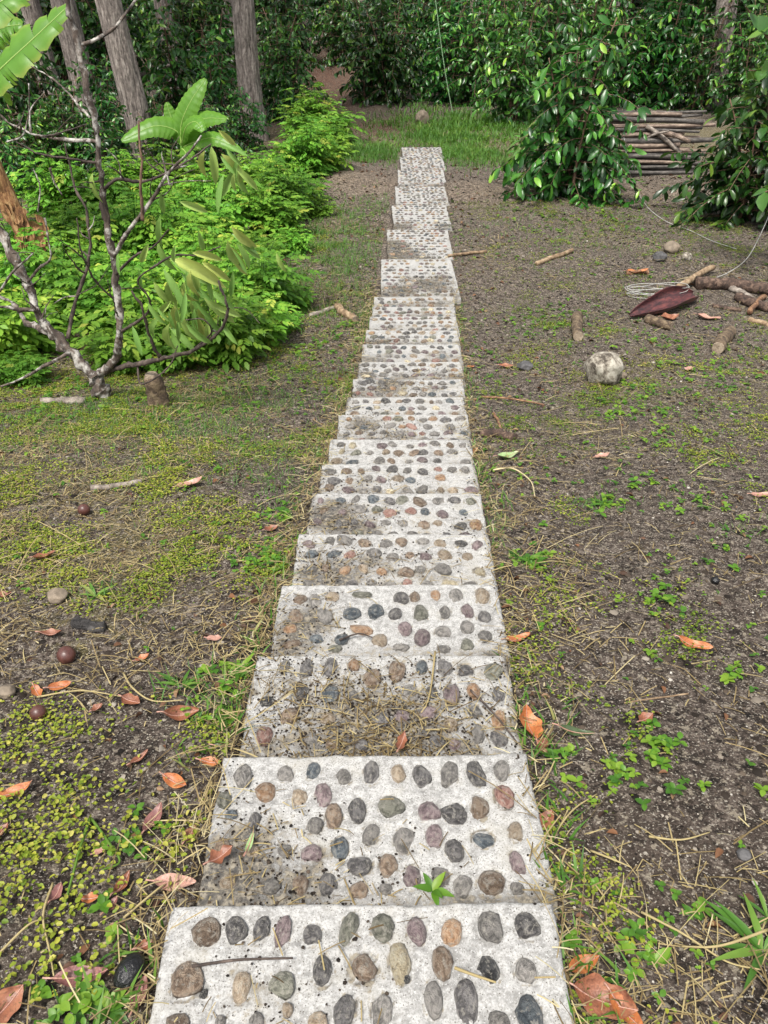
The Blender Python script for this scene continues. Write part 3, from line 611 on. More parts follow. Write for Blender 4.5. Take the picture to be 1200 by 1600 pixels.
pine(138, 200, 36, 18.6, -.03, 'leftmost pine trunk, partly behind the bare twigs near the top left corner', 1)
pine(226, 262, 38, gp(226, 262)[1], -.045, 'thickest pine trunk leaning left, behind the young banana plant', 2)
pine(280, 160, 25, 24.5, -.004, 'thin far pine trunk between the leaning pine and the straight pine', 3)
pine(405, 218, 34, gp(405, 218)[1], -.004, 'straight pine trunk left of the dark gap in the thicket', 4)
pine(1122, 160, 31, 22.3, -.13, 'pine trunk at the upper right behind the coffee bushes', 5)
for q, (x, y) in enumerate([(-9, 23.5), (11.5, 29.5), (-5.2, 30.5), (7.5, 29), (-6.5, 28)]):
    e0 = [o for o in bpy.data.objects if o.name.startswith('pine_tree') and o.parent is None][q % 5]
    e = e0.copy(); COL.objects.link(e); e.location = (x, y, float(ground(x, y)) - .1); e.rotation_euler = (0, 0, 1.3 + q)
    e['label'] = 'pine trunk deep inside the thicket, mostly hidden by coffee bushes'
    for ch in list(e0.children):
        c_ = ch.copy(); COL.objects.link(c_); c_.parent = e

# ------------------------------------------------------------------ bright green herb patch
LT, LF = leaf_tpl([.16, .24, .14], [.25, .55, .8], .2, .1, .03)
def herb_mesh(seed, H=.62, R=.42, nst=26):
    r_ = np.random.default_rng(seed); W_ = Acc(); pos = []; ax = []; sc = []; rn = []
    for s in range(nst):
        az = r_.uniform(0, 6.3); ln = r_.uniform(.1, 1) ** .7 * R; h = H * r_.uniform(.55, 1.1) * (1 - .35 * (ln / R) ** 2)
        tt = np.linspace(0, 1, 5); Pm = np.stack([np.cos(az) * ln * tt ** .8, np.sin(az) * ln * tt ** .8, h * tt], 1)
        W_.add(*tube_np(Pm, np.linspace(.008, .003, 5), 4, 0, 0, 1, False))
        for q in range(12):
            f = .25 + .75 * q / 11; p0 = np.array([np.interp(f, tt, Pm[:, c]) for c in range(3)]); a2 = az + q * 2.4 + r_.uniform(-.4, .4); Ll = r_.uniform(.13, .24) * (1.15 - .4 * f)
            rach = nrm(np.array([math.cos(a2), math.sin(a2), r_.uniform(-.05, .6) * (.3 + f)])); lat = nrm(np.cross(rach, [0, 0, 1.])); c0 = r_.random()
            for u_ in (.35, .6, .82):
                for sg in (-1, 1):
                    pos.append(p0 + rach * Ll * u_ - np.array([0, 0, .35 * Ll * u_ ** 2])); ax.append(rach * .7 + sg * lat * .8 + np.array([0, 0, -.25])); sc.append(Ll * r_.uniform(.38, .52) * (1.15 - .3 * u_)); rn.append(np.clip(.45 * c0 + .5 * f * r_.random() + .1 + .4 * (c0 > .97), 0, 1))
            pos.append(p0 + rach * Ll - np.array([0, 0, .35 * Ll])); ax.append(rach + np.array([0, 0, -.4])); sc.append(Ll * .5); rn.append(np.clip(.4 * c0 + .5 * f, 0, 1))
    pos = np.array(pos); ax = np.array(ax); up = np.tile([0, 0, 1.], (len(pos), 1)) + r_.normal(size=(len(pos), 3)) * .25
    V, F_ = batch(LT, LF, pos, frames(ax, up), np.array(sc))
    return mesh_np('crown', V, F_, M['herb'], True, {'rnd': np.repeat(rn, len(LT))}), W_.mesh('stem', M['weed'])
HERB = [herb_mesh(41), herb_mesh(42, .7, .45), herb_mesh(43, .55, .5), herb_mesh(44, .5, .4, 20)]
hp = [(395, 535), (340, 560), (280, 565), (225, 560), (300, 520), (370, 500), (415, 490), (250, 510), (200, 520), (330, 465), (270, 460), (390, 445), (215, 465), (150, 480), (330, 420), (395, 405), (270, 410), (210, 415), (150, 430), (100, 450),
      (345, 380), (410, 372), (290, 370), (230, 372), (170, 380), (115, 395), (60, 420), (380, 340), (330, 338), (440, 342), (275, 335), (215, 335), (150, 345), (95, 352), (425, 310), (470, 312), (370, 305), (475, 282), (420, 282), (505, 262), (460, 258), (520, 240), (488, 236), (30, 520), (15, 470), (50, 500), (20, 550), (320, 308), (265, 310), (200, 310), (110, 490), (60, 465), (520, 222), (485, 212), (442, 520), (455, 480), (462, 400), (448, 372), (490, 335), (30, 590), (90, 540), (180, 570)]
for q, (px, py) in enumerate(hp):
    g0 = gp(px + rng.uniform(-8, 8), py + rng.uniform(-6, 6)); s = rng.uniform(.75, 1.22)
    if py < 265: s *= 1.25
    if q >= 54: s *= .5
    plant('herb_plant', HERB[q % 4], g0, rng.uniform(0, 6.3), (s, s, s * rng.uniform(.85, 1.15)), 'bright green feathery herb plant in the dense patch left of the path', 'plant', 'green herb plants')

# ------------------------------------------------------------------ bare tree with drooping leaves
tb = gp(160, 622); TY = tb[1]
tree = empty('bare_tree', tuple(tb)); tag(tree, 'nearly leafless forked tree with lichen-grey limbs in front of the green herb patch', 'tree')
def branch(pts, r0, r1, mat, seed, dy=None, name='branch', kk=8):
    dy = dy or [0] * len(pts); P = np.array([dep(x, y, TY + d) for (x, y), d in zip(pts, dy)]) - tb
    V, F_ = tube_np(P, np.linspace(r0, r1, len(P)) * .76, kk, .22, seed, 9)
    V = V + (fbm(V[:, 0] * 14 + 40, V[:, 2] * 14 + 40, 2)[:, None] - .5) * r0 * .9 + (fbm(V[:, 0] * 60 + 40, V[:, 2] * 60 + 40, 2)[:, None] - .5) * r0 * .5
    return obj(name, mesh_np(name, V, F_, M[mat], True), tree)
mp = pxm(tb)
branch([(163, 632), (158, 605), (150, 578)], 17 * mp, 13 * mp, 'grey_bark', 1, None, 'trunk', 14)
branch([(152, 590), (105, 547), (70, 508), (45, 450), (12, 385), (-30, 320)], 10.5 * mp, 7 * mp, 'grey_bark', 2, [0, .02, .05, .1, .12, .2], kk=10)
branch([(152, 586), (180, 562), (187, 520), (182, 440), (172, 380), (160, 300), (150, 210), (132, 130), (118, 60), (104, -10)], 8 * mp, 3.6 * mp, 'grey_bark', 3, [0, -.1, -.14, -.1, -.1, -.1, -.1, -.1, -.1, -.1], kk=10)
branch([(165, 580), (215, 568), (250, 562), (300, 548), (345, 515), (355, 475), (340, 440)], 5.5 * mp, 1.6 * mp, 'dark_bark', 4, [0, -.2, -.3, -.4, -.45, -.5, -.5])
branch([(178, 400), (200, 362), (238, 312), (262, 272), (298, 235), (316, 210)], 4.2 * mp, 1.4 * mp, 'grey_bark', 5, [-.1, -.15, -.2, -.25, -.3, -.3])
branch([(162, 295), (185, 280), (230, 282), (288, 255), (330, 225)], 3.4 * mp, 1.2 * mp, 'dark_bark', 6, [-.1, -.1, 0, .1, .15])
branch([(152, 222), (100, 218), (60, 212), (20, 195), (-20, 165)], 3 * mp, 1.5 * mp, 'grey_bark', 7, [-.1, 0, .05, .1, .1])
branch([(158, 255), (110, 248), (60, 240), (25, 222)], 2.4 * mp, 1 * mp, 'dark_bark', 8, [-.1, -.2, -.3, -.3])
branch([(222, 345), (220, 300), (221, 245), (216, 190)], 3 * mp, 1.6 * mp, 'brown_bark', 9, [-.2, -.2, -.2, -.2])
branch([(108, 552), (70, 572), (35, 592), (-10, 608)], 4 * mp, 1.6 * mp, 'grey_bark', 10, [0, -.2, -.35, -.5])
branch([(128, 70), (150, 62), (180, 42), (215, -5)], 3 * mp, 2 * mp, 'grey_bark', 11, [-.1, -.1, -.05, 0])
branch([(140, 185), (110, 150), (80, 122), (48, 104)], 2.2 * mp, 1 * mp, 'grey_bark', 12, [-.1, 0, .05, .1])
branch([(62, 482), (35, 484), (-10, 478)], 5 * mp, 3 * mp, 'grey_bark', 13, [.05, 0, -.1])
branch([(78, 520), (45, 505), (22, 478), (-5, 462)], 6 * mp, 3 * mp, 'grey_bark', 14, [.05, .2, .3, .3])
branch([(105, 530), (118, 470), (140, 400), (135, 330), (118, 290), (100, 225)], 4 * mp, 1.5 * mp, 'dark_bark', 15, [0, .15, .2, .25, .3, .3])
branch([(185, 520), (225, 495), (235, 470), (215, 440), (235, 420)], 3 * mp, 1.2 * mp, 'dark_bark', 16, [-.14, -.2, -.3, -.35, -.4])
branch([(250, 560), (232, 520), (222, 480), (205, 455)], 3.5 * mp, 1.5 * mp, 'dark_bark', 17, [-.3, -.35, -.4, -.4])
branch([(180, 430), (210, 400), (240, 385), (262, 360)], 2.6 * mp, 1 * mp, 'dark_bark', 18, [-.1, -.3, -.4, -.5])
branch([(182, 470), (150, 440), (128, 395), (120, 340)], 2.2 * mp, 1 * mp, 'dark_bark', 19, [-.1, -.2, -.3, -.3])
branch([(235, 420), (270, 400), (310, 398), (345, 385)], 2.2 * mp, 1 * mp, 'dark_bark', 20, [-.4, -.4, -.4, -.4])
branch([(40, 445), (62, 418), (80, 400), (70, 340)], 3 * mp, 1.2 * mp, 'grey_bark', 21, [.1, 0, -.1, -.1])
branch([(0, 455), (20, 425), (42, 405), (52, 395)], 2.5 * mp, 1.2 * mp, 'grey_bark', 22, [.2, 0, -.1, -.1])
branch([(10, 222), (35, 212), (45, 175), (45, 130)], 1.6 * mp, 1. * mp, 'grey_bark', 23, [.1, .1, .1, .1])
branch([(265, 290), (258, 262), (252, 240)], 1.8 * mp, 1. * mp, 'grey_bark', 24, [-.25, -.25, -.2])
branch([(215, 570), (222, 600), (262, 575), (278, 540)], 2.2 * mp, 1. * mp, 'dark_bark', 25, [-.2, -.3, -.4, -.4])
branch([(300, 548), (330, 520), (318, 500), (290, 500)], 1.8 * mp, .8 * mp, 'dark_bark', 26, [-.4, -.45, -.5, -.5])
branch([(60, 330), (62, 290), (52, 262)], 1.4 * mp, .8 * mp, 'grey_bark', 27, [-.1, -.1, -.1])
branch([(78, 262), (85, 285), (98, 305)], 2 * mp, 1. * mp, 'grey_bark', 28, [.1, .1, .1])
r_ = np.random.default_rng(404)
mains = [[(105, 547), (70, 508), (45, 450), (12, 385)], [(187, 520), (182, 440), (172, 380), (160, 300), (150, 210), (132, 130)], [(215, 568), (300, 548), (345, 515), (355, 475)], [(200, 362), (238, 312), (298, 235)], [(185, 280), (230, 282), (288, 255)], [(118, 470), (140, 400), (135, 330)], [(100, 218), (60, 212), (20, 195)]]
for q in range(46):
    ml = mains[int(r_.integers(len(mains)))]; j = int(r_.integers(len(ml) - 1)); f = r_.random(); x = ml[j][0] * (1 - f) + ml[j + 1][0] * f; y = ml[j][1] * (1 - f) + ml[j + 1][1] * f
    a = r_.uniform(-.2, 3.4); L0 = r_.uniform(18, 75); b_ = a + r_.uniform(-.7, .7); dy0 = r_.uniform(-.45, .3)
    branch([(x, y), (x + math.cos(a) * L0 * .5, y - math.sin(a) * L0 * .5), (x + math.cos(a) * L0 * .5 + math.cos(b_) * L0 * .5, y - math.sin(a) * L0 * .5 - math.sin(b_) * L0 * .5)], r_.uniform(1.1, 2.2) * mp, .6 * mp, 'dark_bark' if r_.random() < .55 else 'grey_bark', 500 + q, [-.05, -.05 + dy0 * .5, -.05 + dy0], 'twig', 5)
DT, DF = leaf_tpl([.10, .135, .10], [.22, .52, .8], .2, .25)
dl = [(262, 400, 75, -35), (255, 420, 60, -60), (270, 405, 80, -20), (282, 425, 60, -45), (300, 420, 50, -80), (315, 410, 48, -30), (325, 430, 42, -85), (290, 455, 50, -100), (305, 470, 45, -60), (318, 465, 60, -40), (335, 480, 45, -20), (285, 490, 60, -75), (275, 500, 70, -95), (265, 505, 60, -110),
      (250, 495, 50, -130), (290, 505, 55, -50), (360, 250, 55, -70), (345, 240, 60, -50), (330, 228, 55, -85), (368, 262, 45, -40), (350, 225, 40, -20), (320, 235, 45, -110), (355, 375, 55, -80), (362, 365, 50, -30), (370, 380, 45, -60), (310, 360, 40, -85), (252, 298, 40, -95), (145, 270, 42, -95),
      (432, 395, 32, -70), (280, 315, 45, -20), (185, 395, 35, -100), (240, 440, 45, -60), (232, 380, 40, -120), (300, 395, 45, -10), (345, 500, 45, -60), (268, 470, 40, -140), (325, 500, 40, -95)]
r_ = np.random.default_rng(808)
for (cx0, cy0, sx0, sy0, cnt) in [(290, 420, 28, 22, 12), (290, 490, 28, 20, 14), (345, 250, 20, 20, 8), (355, 385, 14, 16, 5), (225, 440, 30, 40, 6)]:
    dl += [(cx0 + r_.normal() * sx0, cy0 + r_.normal() * sy0, r_.uniform(28, 60), r_.uniform(-125, -30)) for _ in range(cnt)]
dl_me = [mesh_np('leaf', DT * np.array([.7 + .08 * q, 1, 1 + .6 * q]), DF, M['droop'], True, {'rnd': np.full(len(DT), q / 4)}) for q in range(5)]
for q, (px, py, Lp, an) in enumerate(dl):
    p = dep(px, py, TY - .35 + rng.uniform(-.25, .2)); a = math.radians(an); L_ = Lp * pxm(p)
    axv = np.array([[math.cos(a), rng.uniform(-.4, .15), math.sin(a)]]); R_ = frames(axv, np.array([[rng.uniform(-.5, .5), -1., .5]]))[0]
    o = obj('leaf', dl_me[int(rng.integers(5))], tree); mw = Matrix.Translation(Vector(p - tb)) @ Matrix([list(r) + [0] for r in R_] + [[0, 0, 0, 1]]) @ Matrix.Scale(L_, 4)
    o.matrix_local = mw

# ------------------------------------------------------------------ banana plants
def banana_leaf(mid, width, seed, tears=8, fold=.25, torn=.0, face=(0, -.75, .65)):
    """mid: control points of the midrib; one mesh, blade torn into strips between side veins"""
    r_ = np.random.default_rng(seed); C = catmull(np.array(mid, float), 12); n = len(C); T = nrm(np.gradient(C, axis=0))
    S = nrm(np.cross(T, face)); Nn = np.cross(S, T); A = Acc()
    t = np.linspace(0, 1, n); w = width * np.clip(np.sin(np.pi * np.clip(t * .93 + .06, 0, 1)) ** .55, .02, 1) * np.clip(t / .14, 0, 1) ** .7
    for sg in (-1, 1):
        cut = np.sort(r_.choice(np.arange(4, n - 2), tears, replace=False)) if tears else []
        bounds = [0, *cut, n - 1]
        for a, b_ in zip(bounds[:-1], bounds[1:]):
            m_ = b_ - a + 1; dr = r_.uniform(-.12, .25) * torn; sh = r_.uniform(.8, 1.05) if torn else 1.
            rows = []
            for k_, q in enumerate(range(a, b_ + 1)):
                gap = (1 - torn * .35 * (k_ == 0)) * sh
                rows.append([C[q] + sg * S[q] * w[q] * f * gap + Nn[q] * (fold * w[q] * (f * .9 - 1.4 * f * f) - dr * w[q] * f * f) + T[q] * w[q] * .18 * f + Nn[q] * .012 * math.sin(q * 2.1) * f for f in (0, .35, .7, 1)])
            Vv = np.array(rows).reshape(-1, 3); i = (np.arange(m_ - 1)[:, None] * 4 + np.arange(3)[None]).ravel()
            A.add(Vv, [np.stack([i, i + 1, i + 5, i + 4], 1)], np.tile([.1, .35, .55, .75 + .25 * r_.random()], m_) if torn else np.tile([.2, .35, .5, .6], m_))
    return A.mesh('leaf', M['banana']), C
def midrib(C, r, parent):
    V, F_ = tube_np(C[::3], np.linspace(r, r * .25, len(C[::3])), 6, 0, 0, 1); obj('midrib', mesh_np('midrib', V, F_, M['droop'], True, {'rnd': np.full(len(V), .7)}), parent)
yb = gp(285, 300)[1]; bb = gp(285, 296); yban = empty('young_banana_plant', tuple(bb)); tag(yban, 'young banana plant with upright bright green leaves behind the bare tree', 'plant')
c0 = dep(284, 228, yb) - bb
V, F_ = tube_np(np.array([[0, 0, -.05], c0 * .5, c0]), [.05, .04, .025], 10, .05, 3, 5); obj('pseudostem', mesh_np('pseudostem', V, F_, M['banana'], True, {'rnd': np.full(len(V), .3)}), yban)
for q, (pts, wpx, dys) in enumerate([([(284, 228), (276, 205), (240, 197), (190, 220)], 17, [0, 0, -.1, -.3]), ([(284, 228), (283, 195), (297, 160), (321, 123)], 17, [0, 0, .0, .1]), ([(283, 228), (277, 205), (268, 185), (260, 160)], 11, [0, .1, .15, .2]),
                                     ([(286, 228), (292, 208), (318, 186), (354, 186)], 15, [0, -.05, -.1, -.25]), ([(286, 230), (305, 222), (335, 216), (378, 236)], 12, [0, -.15, -.3, -.45]), ([(284, 232), (290, 238), (294, 255), (292, 275)], 12, [0, -.2, -.35, -.4]), ([(284, 228), (290, 200), (305, 190), (318, 205)], 12, [0, -.2, -.35, -.5])]):
    P = [dep(x, y, yb + d_) - bb for (x, y), d_ in zip(pts, dys)]; me, C = banana_leaf(P, wpx * pxm(bb), 60 + q, 1, .35, .0); lf = obj('leaf', me, yban); midrib(C, .012, lf)
# old banana plant at the left edge: dry leaning stem and torn leaves reaching back into view
ob = gp(82, 450); YB = ob[1]; oban = empty('banana_plant', tuple(ob)); tag(oban, 'banana plant at the left edge with dry brown leaning stem and torn leaves above', 'plant')
P = np.array([dep(x, y, YB) for x, y in [(80, 455), (45, 370), (5, 290), (-40, 190), (-70, 90)]]) - ob; mpb = pxm(ob)
V, F_ = tube_np(P, np.array([9, 10, 11, 12, 12]) * mpb, 22, .05, 5, 8); obj('pseudostem', mesh_np('pseudostem', V, F_, M['dry_banana'], True), oban)
for q, pts in enumerate([[(72, 445), (40, 390), (10, 330), (-20, 260)], [(60, 440), (25, 400), (-10, 350)], [(50, 392), (66, 372), (70, 350), (55, 335)], [(46, 420), (70, 405), (88, 412), (95, 420)], [(20, 330), (42, 352), (58, 392), (84, 440)], [(30, 322), (40, 345), (36, 380), (50, 412)], [(10, 300), (28, 335), (30, 372), (18, 400)], [(68, 420), (92, 432), (112, 428)], [(36, 360), (58, 352), (74, 366), (70, 392)], [(-5, 420), (12, 446), (34, 470), (46, 500)], [(0, 300), (20, 338), (42, 384), (66, 440)]]):
    P = np.array([dep(x, y, YB - .12) for x, y in pts]) - ob
    C = catmull(P, 8); T = nrm(np.gradient(C, axis=0)); S = nrm(np.cross(T, [0, 1, 0.1])); w = (.045 + .028 * np.sin(np.arange(len(C)) * .9 + q))[:, None] * np.linspace(1, .45, len(C))[:, None]; Nn = np.cross(S, T)
    Vv = np.concatenate([C - S * w - Nn * w * .6, C, C + S * w - Nn * w * .6]); n_ = len(C); i = np.arange(n_ - 1)
    obj('dry_sheath', mesh_np('dry_sheath', Vv, [np.stack([i, i + 1, n_ + i + 1, n_ + i], 1), np.stack([n_ + i, n_ + i + 1, 2 * n_ + i + 1, 2 * n_ + i], 1)], M['dry_banana'], True), oban)
for q, (pts, wpx, dys) in enumerate([([(-70, 90), (-60, 30), (-10, 10), (60, -40)], 34, [0, -.1, -.1, .1]), ([(-70, 100), (-30, 130), (20, 90), (108, 8)], 32, [0, -.3, -.4, -.3]), ([(-70, 90), (-40, 60), (-15, 110), (10, 160)], 38, [0, -.1, .2, .5]), ([(-70, 90), (-110, 60), (-160, 80), (-200, 150)], 40, [0, 0, .2, .2]), ([(-70, 90), (-80, 20), (-100, -60), (-140, -90)], 40, [0, .4, .8, 1.2]), ([(-60, 100), (-40, 75), (0, 45), (35, 38)], 26, [0, .2, .3, .3])]):
    P = [dep(x, y, YB + d_) - ob for (x, y), d_ in zip(pts, dys)]; me, C = banana_leaf(P, wpx * mpb, 80 + q, 14, .3, .55); lf = obj('leaf', me, oban); midrib(C, .014, lf)

# ------------------------------------------------------------------ broad-leaved shrub at the right edge
def broad_shrub(loc, pts, label, leaf=.2, n=26, seed=0):
    r_ = np.random.default_rng(seed); e = empty('broadleaf_shrub', tuple(loc)); A = Acc(); pos = []; ax = []; sc = []; rn = []
    for br in pts:
        P = np.array(br) - loc; A.add(*tube_np(P, np.linspace(.02, .005, len(P)), 6, .1, seed, 5)); C = catmull(P, 8)
        for q in range(n):
            c_ = C[int(len(C) * (.25 + .74 * q / n))]; az = r_.uniform(0, 6.3)
            pos.append(c_); ax.append([math.cos(az), math.sin(az), r_.uniform(-.9, .3)]); sc.append(leaf * r_.uniform(.6, 1.25)); rn.append(r_.random())
    BT, BF = leaf_tpl([.24, .33, .2], [.22, .5, .8], .25, .15)
    V, F_ = batch(BT, BF, np.array(pos), frames(np.array(ax), np.tile([0, 0, 1.], (len(pos), 1)) + r_.normal(size=(len(pos), 3)) * .3), np.array(sc))
    obj('crown', mesh_np('crown', V, F_, M['broad'], True, {'rnd': np.repeat(rn, len(BT))}), e); obj('stem', A.mesh('stem', M['brown_bark']), e)
    return tag(e, label, 'bush')
b0 = gp(1290, 430); y0 = b0[1]
broad_shrub(b0, [[b0, dep(1270, 250, y0), dep(1215, 90, y0 - .2), dep(1165, 10, y0 - .4)], [b0, dep(1275, 220, y0), dep(1225, 120, y0 + .2), dep(1170, 110, y0 + .1)], [b0, dep(1270, 300, y0), dep(1225, 220, y0), dep(1185, 190, y0 - .2)], [b0, dep(1265, 250, y0), dep(1225, 60, y0), dep(1190, -60, y0)], [b0, dep(1270, 330, y0), dep(1235, 290, y0 - .1), dep(1195, 300, y0 - .2)]], 'broad-leaved shrub hanging into view at the upper right edge', .17, 26, 5)
b0 = gp(1215, 440); y0 = b0[1]
broad_shrub(b0, [[b0, b0 + [-.03, 0, .1], b0 + [-.12, -.03, .18]], [b0, b0 + [.05, 0, .15], b0 + [.1, .05, .3]]], 'small broad-leaved seedling at the right edge by the rotten wood', .15, 7, 6)

# ------------------------------------------------------------------ pole pile
p0 = gp(1015, 276); mpp = pxm(p0); q = 0
for layer in range(12):
    for col in range(2):
        r0 = rng.uniform(.022, .05); Lp = rng.uniform(1.6, 2.5); xm = p0[0] - .12 + rng.uniform(-.22, .22) - .03 * (layer % 3); y = p0[1] + .06 + layer * .045 + col * .10 + rng.uniform(-.015, .015)
        z = p0[2] + .05 + layer * .073 + (col * .03) + rng.uniform(-.008, .008); tl = rng.uniform(-.035, .035); yw = rng.uniform(-.07, .07)
        P = np.array([[-Lp / 2, -yw * Lp / 2, -tl * Lp / 2], [-Lp / 6, 0, rng.uniform(-.012, .012)], [Lp / 6, 0, rng.uniform(-.012, .012)], [Lp / 2, yw * Lp / 2, tl * Lp / 2]])
        V, F_ = tube_np(P, np.array([r0 * 1.1, r0, r0, r0 * .85]), 10, .06, q, 6); dark = rng.random() < .33
        o = obj('wooden_pole', mesh_np('wooden_pole', V, F_, M['pole_dark' if dark else 'pole'], True), None, (xm, y, z))
        tag(o, 'weathered dark pole in the wood pile behind the coffee bush' if dark else 'peeled brown pole in the wood pile behind the coffee bush', 'pole', 'dark poles of the wood pile' if dark else 'brown poles of the wood pile'); q += 1
for (a, b_, lab, mat, r0) in [((1010, 197), (1068, 243), 'pale crooked pole lying slanted across the front of the wood pile', 'wood_grey', .035), ((1035, 208), (1078, 221), 'short light stick leaning on the wood pile beside the crooked pole', 'pole', .04), ((1010, 216), (1045, 205), 'thin stick lying crosswise on the wood pile', 'wood_grey', .02)]:
    A0 = dep(*a, p0[1] + .38); B0 = dep(*b_, p0[1] - .05 + .2 * (r0 < .036)); mid_ = (A0 + B0) / 2
    V, F_ = tube_np(np.array([A0, A0 * .6 + B0 * .4 + [0, 0, .02], B0]) - mid_, [r0, r0, r0 * .8], 9, .1, 3, 6); tag(obj('wooden_pole', mesh_np('wooden_pole', V, F_, M[mat], True), None, tuple(mid_)), lab, 'pole')

# ------------------------------------------------------------------ loose things on the ground
def rock(px, py, w, h, mat, label, seed, name='stone', cat='stone', flat=.75):
    g_ = gp(px, py + h * .38); k = pxm(g_); bm = bmesh.new(); bmesh.ops.create_icosphere(bm, subdivisions=4, radius=1.); r_ = np.random.default_rng(seed)
    D = nrm(r_.normal(size=(9, 3))); cut = r_.uniform(.72, .95, 9)
    for v in bm.verts:
        n_ = np.array(v.co.normalized()); s = 1.
        for d, c_ in zip(D, cut):
            dt = n_ @ d
            if dt > .2: s = min(s, c_ / dt)
        s *= 1 + .3 * (fbm(n_[0] * 2.2 + 9, n_[1] * 2.2 + n_[2] * 1.3 + 9, 4) - .5)
        v.co = Vector(n_ * s)
    me = bpy.data.meshes.new(name); bm.to_mesh(me); bm.free(); me.materials.append(M[mat])
    for p in me.polygons: p.use_smooth = True
    for v in me.vertices: v.co = (v.co[0] * w * k / 2, v.co[1] * w * k / 2.2, v.co[2] * h * k / 2 * 1.15)
    return tag(obj(name, me, None, (g_[0], g_[1], g_[2] + h * k * .38)), label, cat)
rock(941, 577, 60, 54, 'stone', 'large pale angular stone lying on bare soil right of the path', 3)
rock(1072, 402, 16, 12, 'stone', 'small whitish stone near the wire, left of the right-edge bush', 4)
rock(1048, 388, 26, 18, 'tan_stone', 'brownish grey stone left of the small whitish stone', 5)
rock(1030, 402, 22, 14, 'dark_stone', 'dark flat stone in front of the brownish stone', 6)
rock(973, 588, 13, 11, 'tan_stone', 'tiny tan stone touching the large pale stone', 7)
rock(820, 572, 26, 14, 'dark_stone', 'dark clod halfway between the path and the large pale stone', 8)
rock(1160, 1335, 22, 14, 'dark_stone', 'small blue-grey stone on bare soil at the lower right', 9)
rock(660, 186, 22, 20, 'tan_stone', 'small brown rock beyond the end of the path', 10)
rock(93, 932, 34, 20, 'tan_stone', 'low tan clod beside the fallen stalks on the left', 11)
rock(12, 1080, 30, 18, 'tan_stone', 'pale stone at the left edge beside orange leaves', 12)
def fruit(px, py, w, h, mat, label, cat, name, rot=0., bumpy=.02, seed=0, pear=.0):
    g_ = gp(px, py + h * .3); k = pxm(g_); bm = bmesh.new(); bmesh.ops.create_icosphere(bm, subdivisions=4, radius=1.)
    for v in bm.verts:
        n_ = np.array(v.co); s = 1 + bumpy * (fbm(n_[0] * 9 + 30, n_[1] * 9 + n_[2] * 7 + 30, 2) - .5) * 2; v.co = Vector((n_[0] * s * (1 - pear * n_[1]), n_[1] * s, n_[2] * s * (1 - pear * n_[1])))
    me = bpy.data.meshes.new(name); bm.to_mesh(me); bm.free(); me.materials.append(M[mat])
    for p in me.polygons: p.use_smooth = True
    for v in me.vertices: v.co = (v.co[0] * w * k / 2, v.co[1] * h * k / 2, v.co[2] * w * k / 2)
    o = obj(name, me, None, (g_[0], g_[1], g_[2] + w * k * .4)); o.rotation_euler = (.1, .05, rot)
    V, F_ = tube_np(np.array([[0, h * k * .49, 0], [0, h * k * .53, .002]]), [.004, .003], 6, 0, 0, 1); obj('stem_scar', mesh_np('stem_scar', V, F_, M['stump'], True), o)
    return tag(o, label, cat)
fruit(208, 1512, 44, 58, 'avocado', 'black rotting avocado on the soil left of the nearest slab', 'avocado', 'avocado', -.3, .06, 0, .12)
fruit(107, 1025, 28, 30, 'seed', 'round dark brown avocado left of the path, below the charred bark', 'avocado', 'avocado', .5, .02, 1)
fruit(62, 1113, 25, 25, 'seed', 'small shiny dark brown avocado near the left edge, beside orange leaves', 'avocado', 'avocado', .2, .02, 2)
fruit(133, 798, 19, 18, 'seed', 'small reddish brown avocado in the mossy grass on the left', 'avocado', 'avocado', .2, .02, 3)
fruit(1116, 908, 13, 14, 'avocado', 'small black round fruit on bare soil at the right', 'fruit', 'fruit', .2, .03, 3)

def log(a, b_, r_px_, mat, label, name='log', cat='log', ends=True, seed=0, kk=14, bmp=.07, lift=.75, mid=0., taper=.92):
    r_px = r_px_ * .85; A0 = gp(*a); B0 = gp(*b_); r0 = r_px * pxm((A0 + B0) / 2); c_ = (A0 + B0) / 2; A0[2] += r0 * lift; B0[2] += r0 * lift
    n_ = 9; t = np.linspace(0, 1, n_)[:, None]; P = A0 * (1 - t) + B0 * t - c_; P[:, 2] += mid * np.sin(np.pi * t[:, 0]); sd = np.cross(nrm(B0 - A0), [0, 0, 1.])
    P += sd * ((fbm(t * 2.6 + seed, t * 0 + seed, 2) - .5) * r0 * 2.2)
    V, F_ = tube_np(P, np.linspace(r0, r0 * taper, n_), kk, bmp, seed, 3)
    o = obj(name, mesh_np(name, V, F_, M[mat], True), None, tuple(c_))
    if ends:
        for e_, s_ in ((P[0], -1), (P[-1], 1)):
            d_ = nrm(B0 - A0) * s_; V2, F2 = tube_np(np.array([e_ + d_ * .001, e_ + d_ * .006]), [r0 * .9, r0 * .84], kk, .05, seed, 1); obj('cut_end', mesh_np('cut_end', V2, F2, M['cut_end'], False), o)
    return tag(o, label, cat)
log((905, 500), (905, 533), 10, 'stump', 'short upright-lying log piece above the large pale stone', seed=1)
log((1136, 525), (1116, 552), 12, 'stump', 'short thick log piece at the right, below the rotten wood', seed=2)
log((1012, 503), (1046, 516), 9, 'stump', 'short log piece just below the dark red sheath', seed=3)
log((1085, 446), (1230, 462), 11, 'wood_rot', 'long rotten dark log at the right edge beside the seedling', seed=4, ends=False, bmp=.16)
log((1150, 470), (1220, 490), 9, 'wood_rot', 'thick rotten branch below the long rotten log at the right edge', seed=5, ends=False, bmp=.16)
log((1139, 453), (1180, 478), 6, 'wood_grey', 'pale grey split stick among the rotten wood', 'stick', 'stick', False, 6, 8, .12)
log((1168, 492), (1194, 468), 5, 'wood_orange', 'orange splintered stick standing out of the rotten wood', 'stick', 'stick', False, 7, 7, .2, 1., .03)
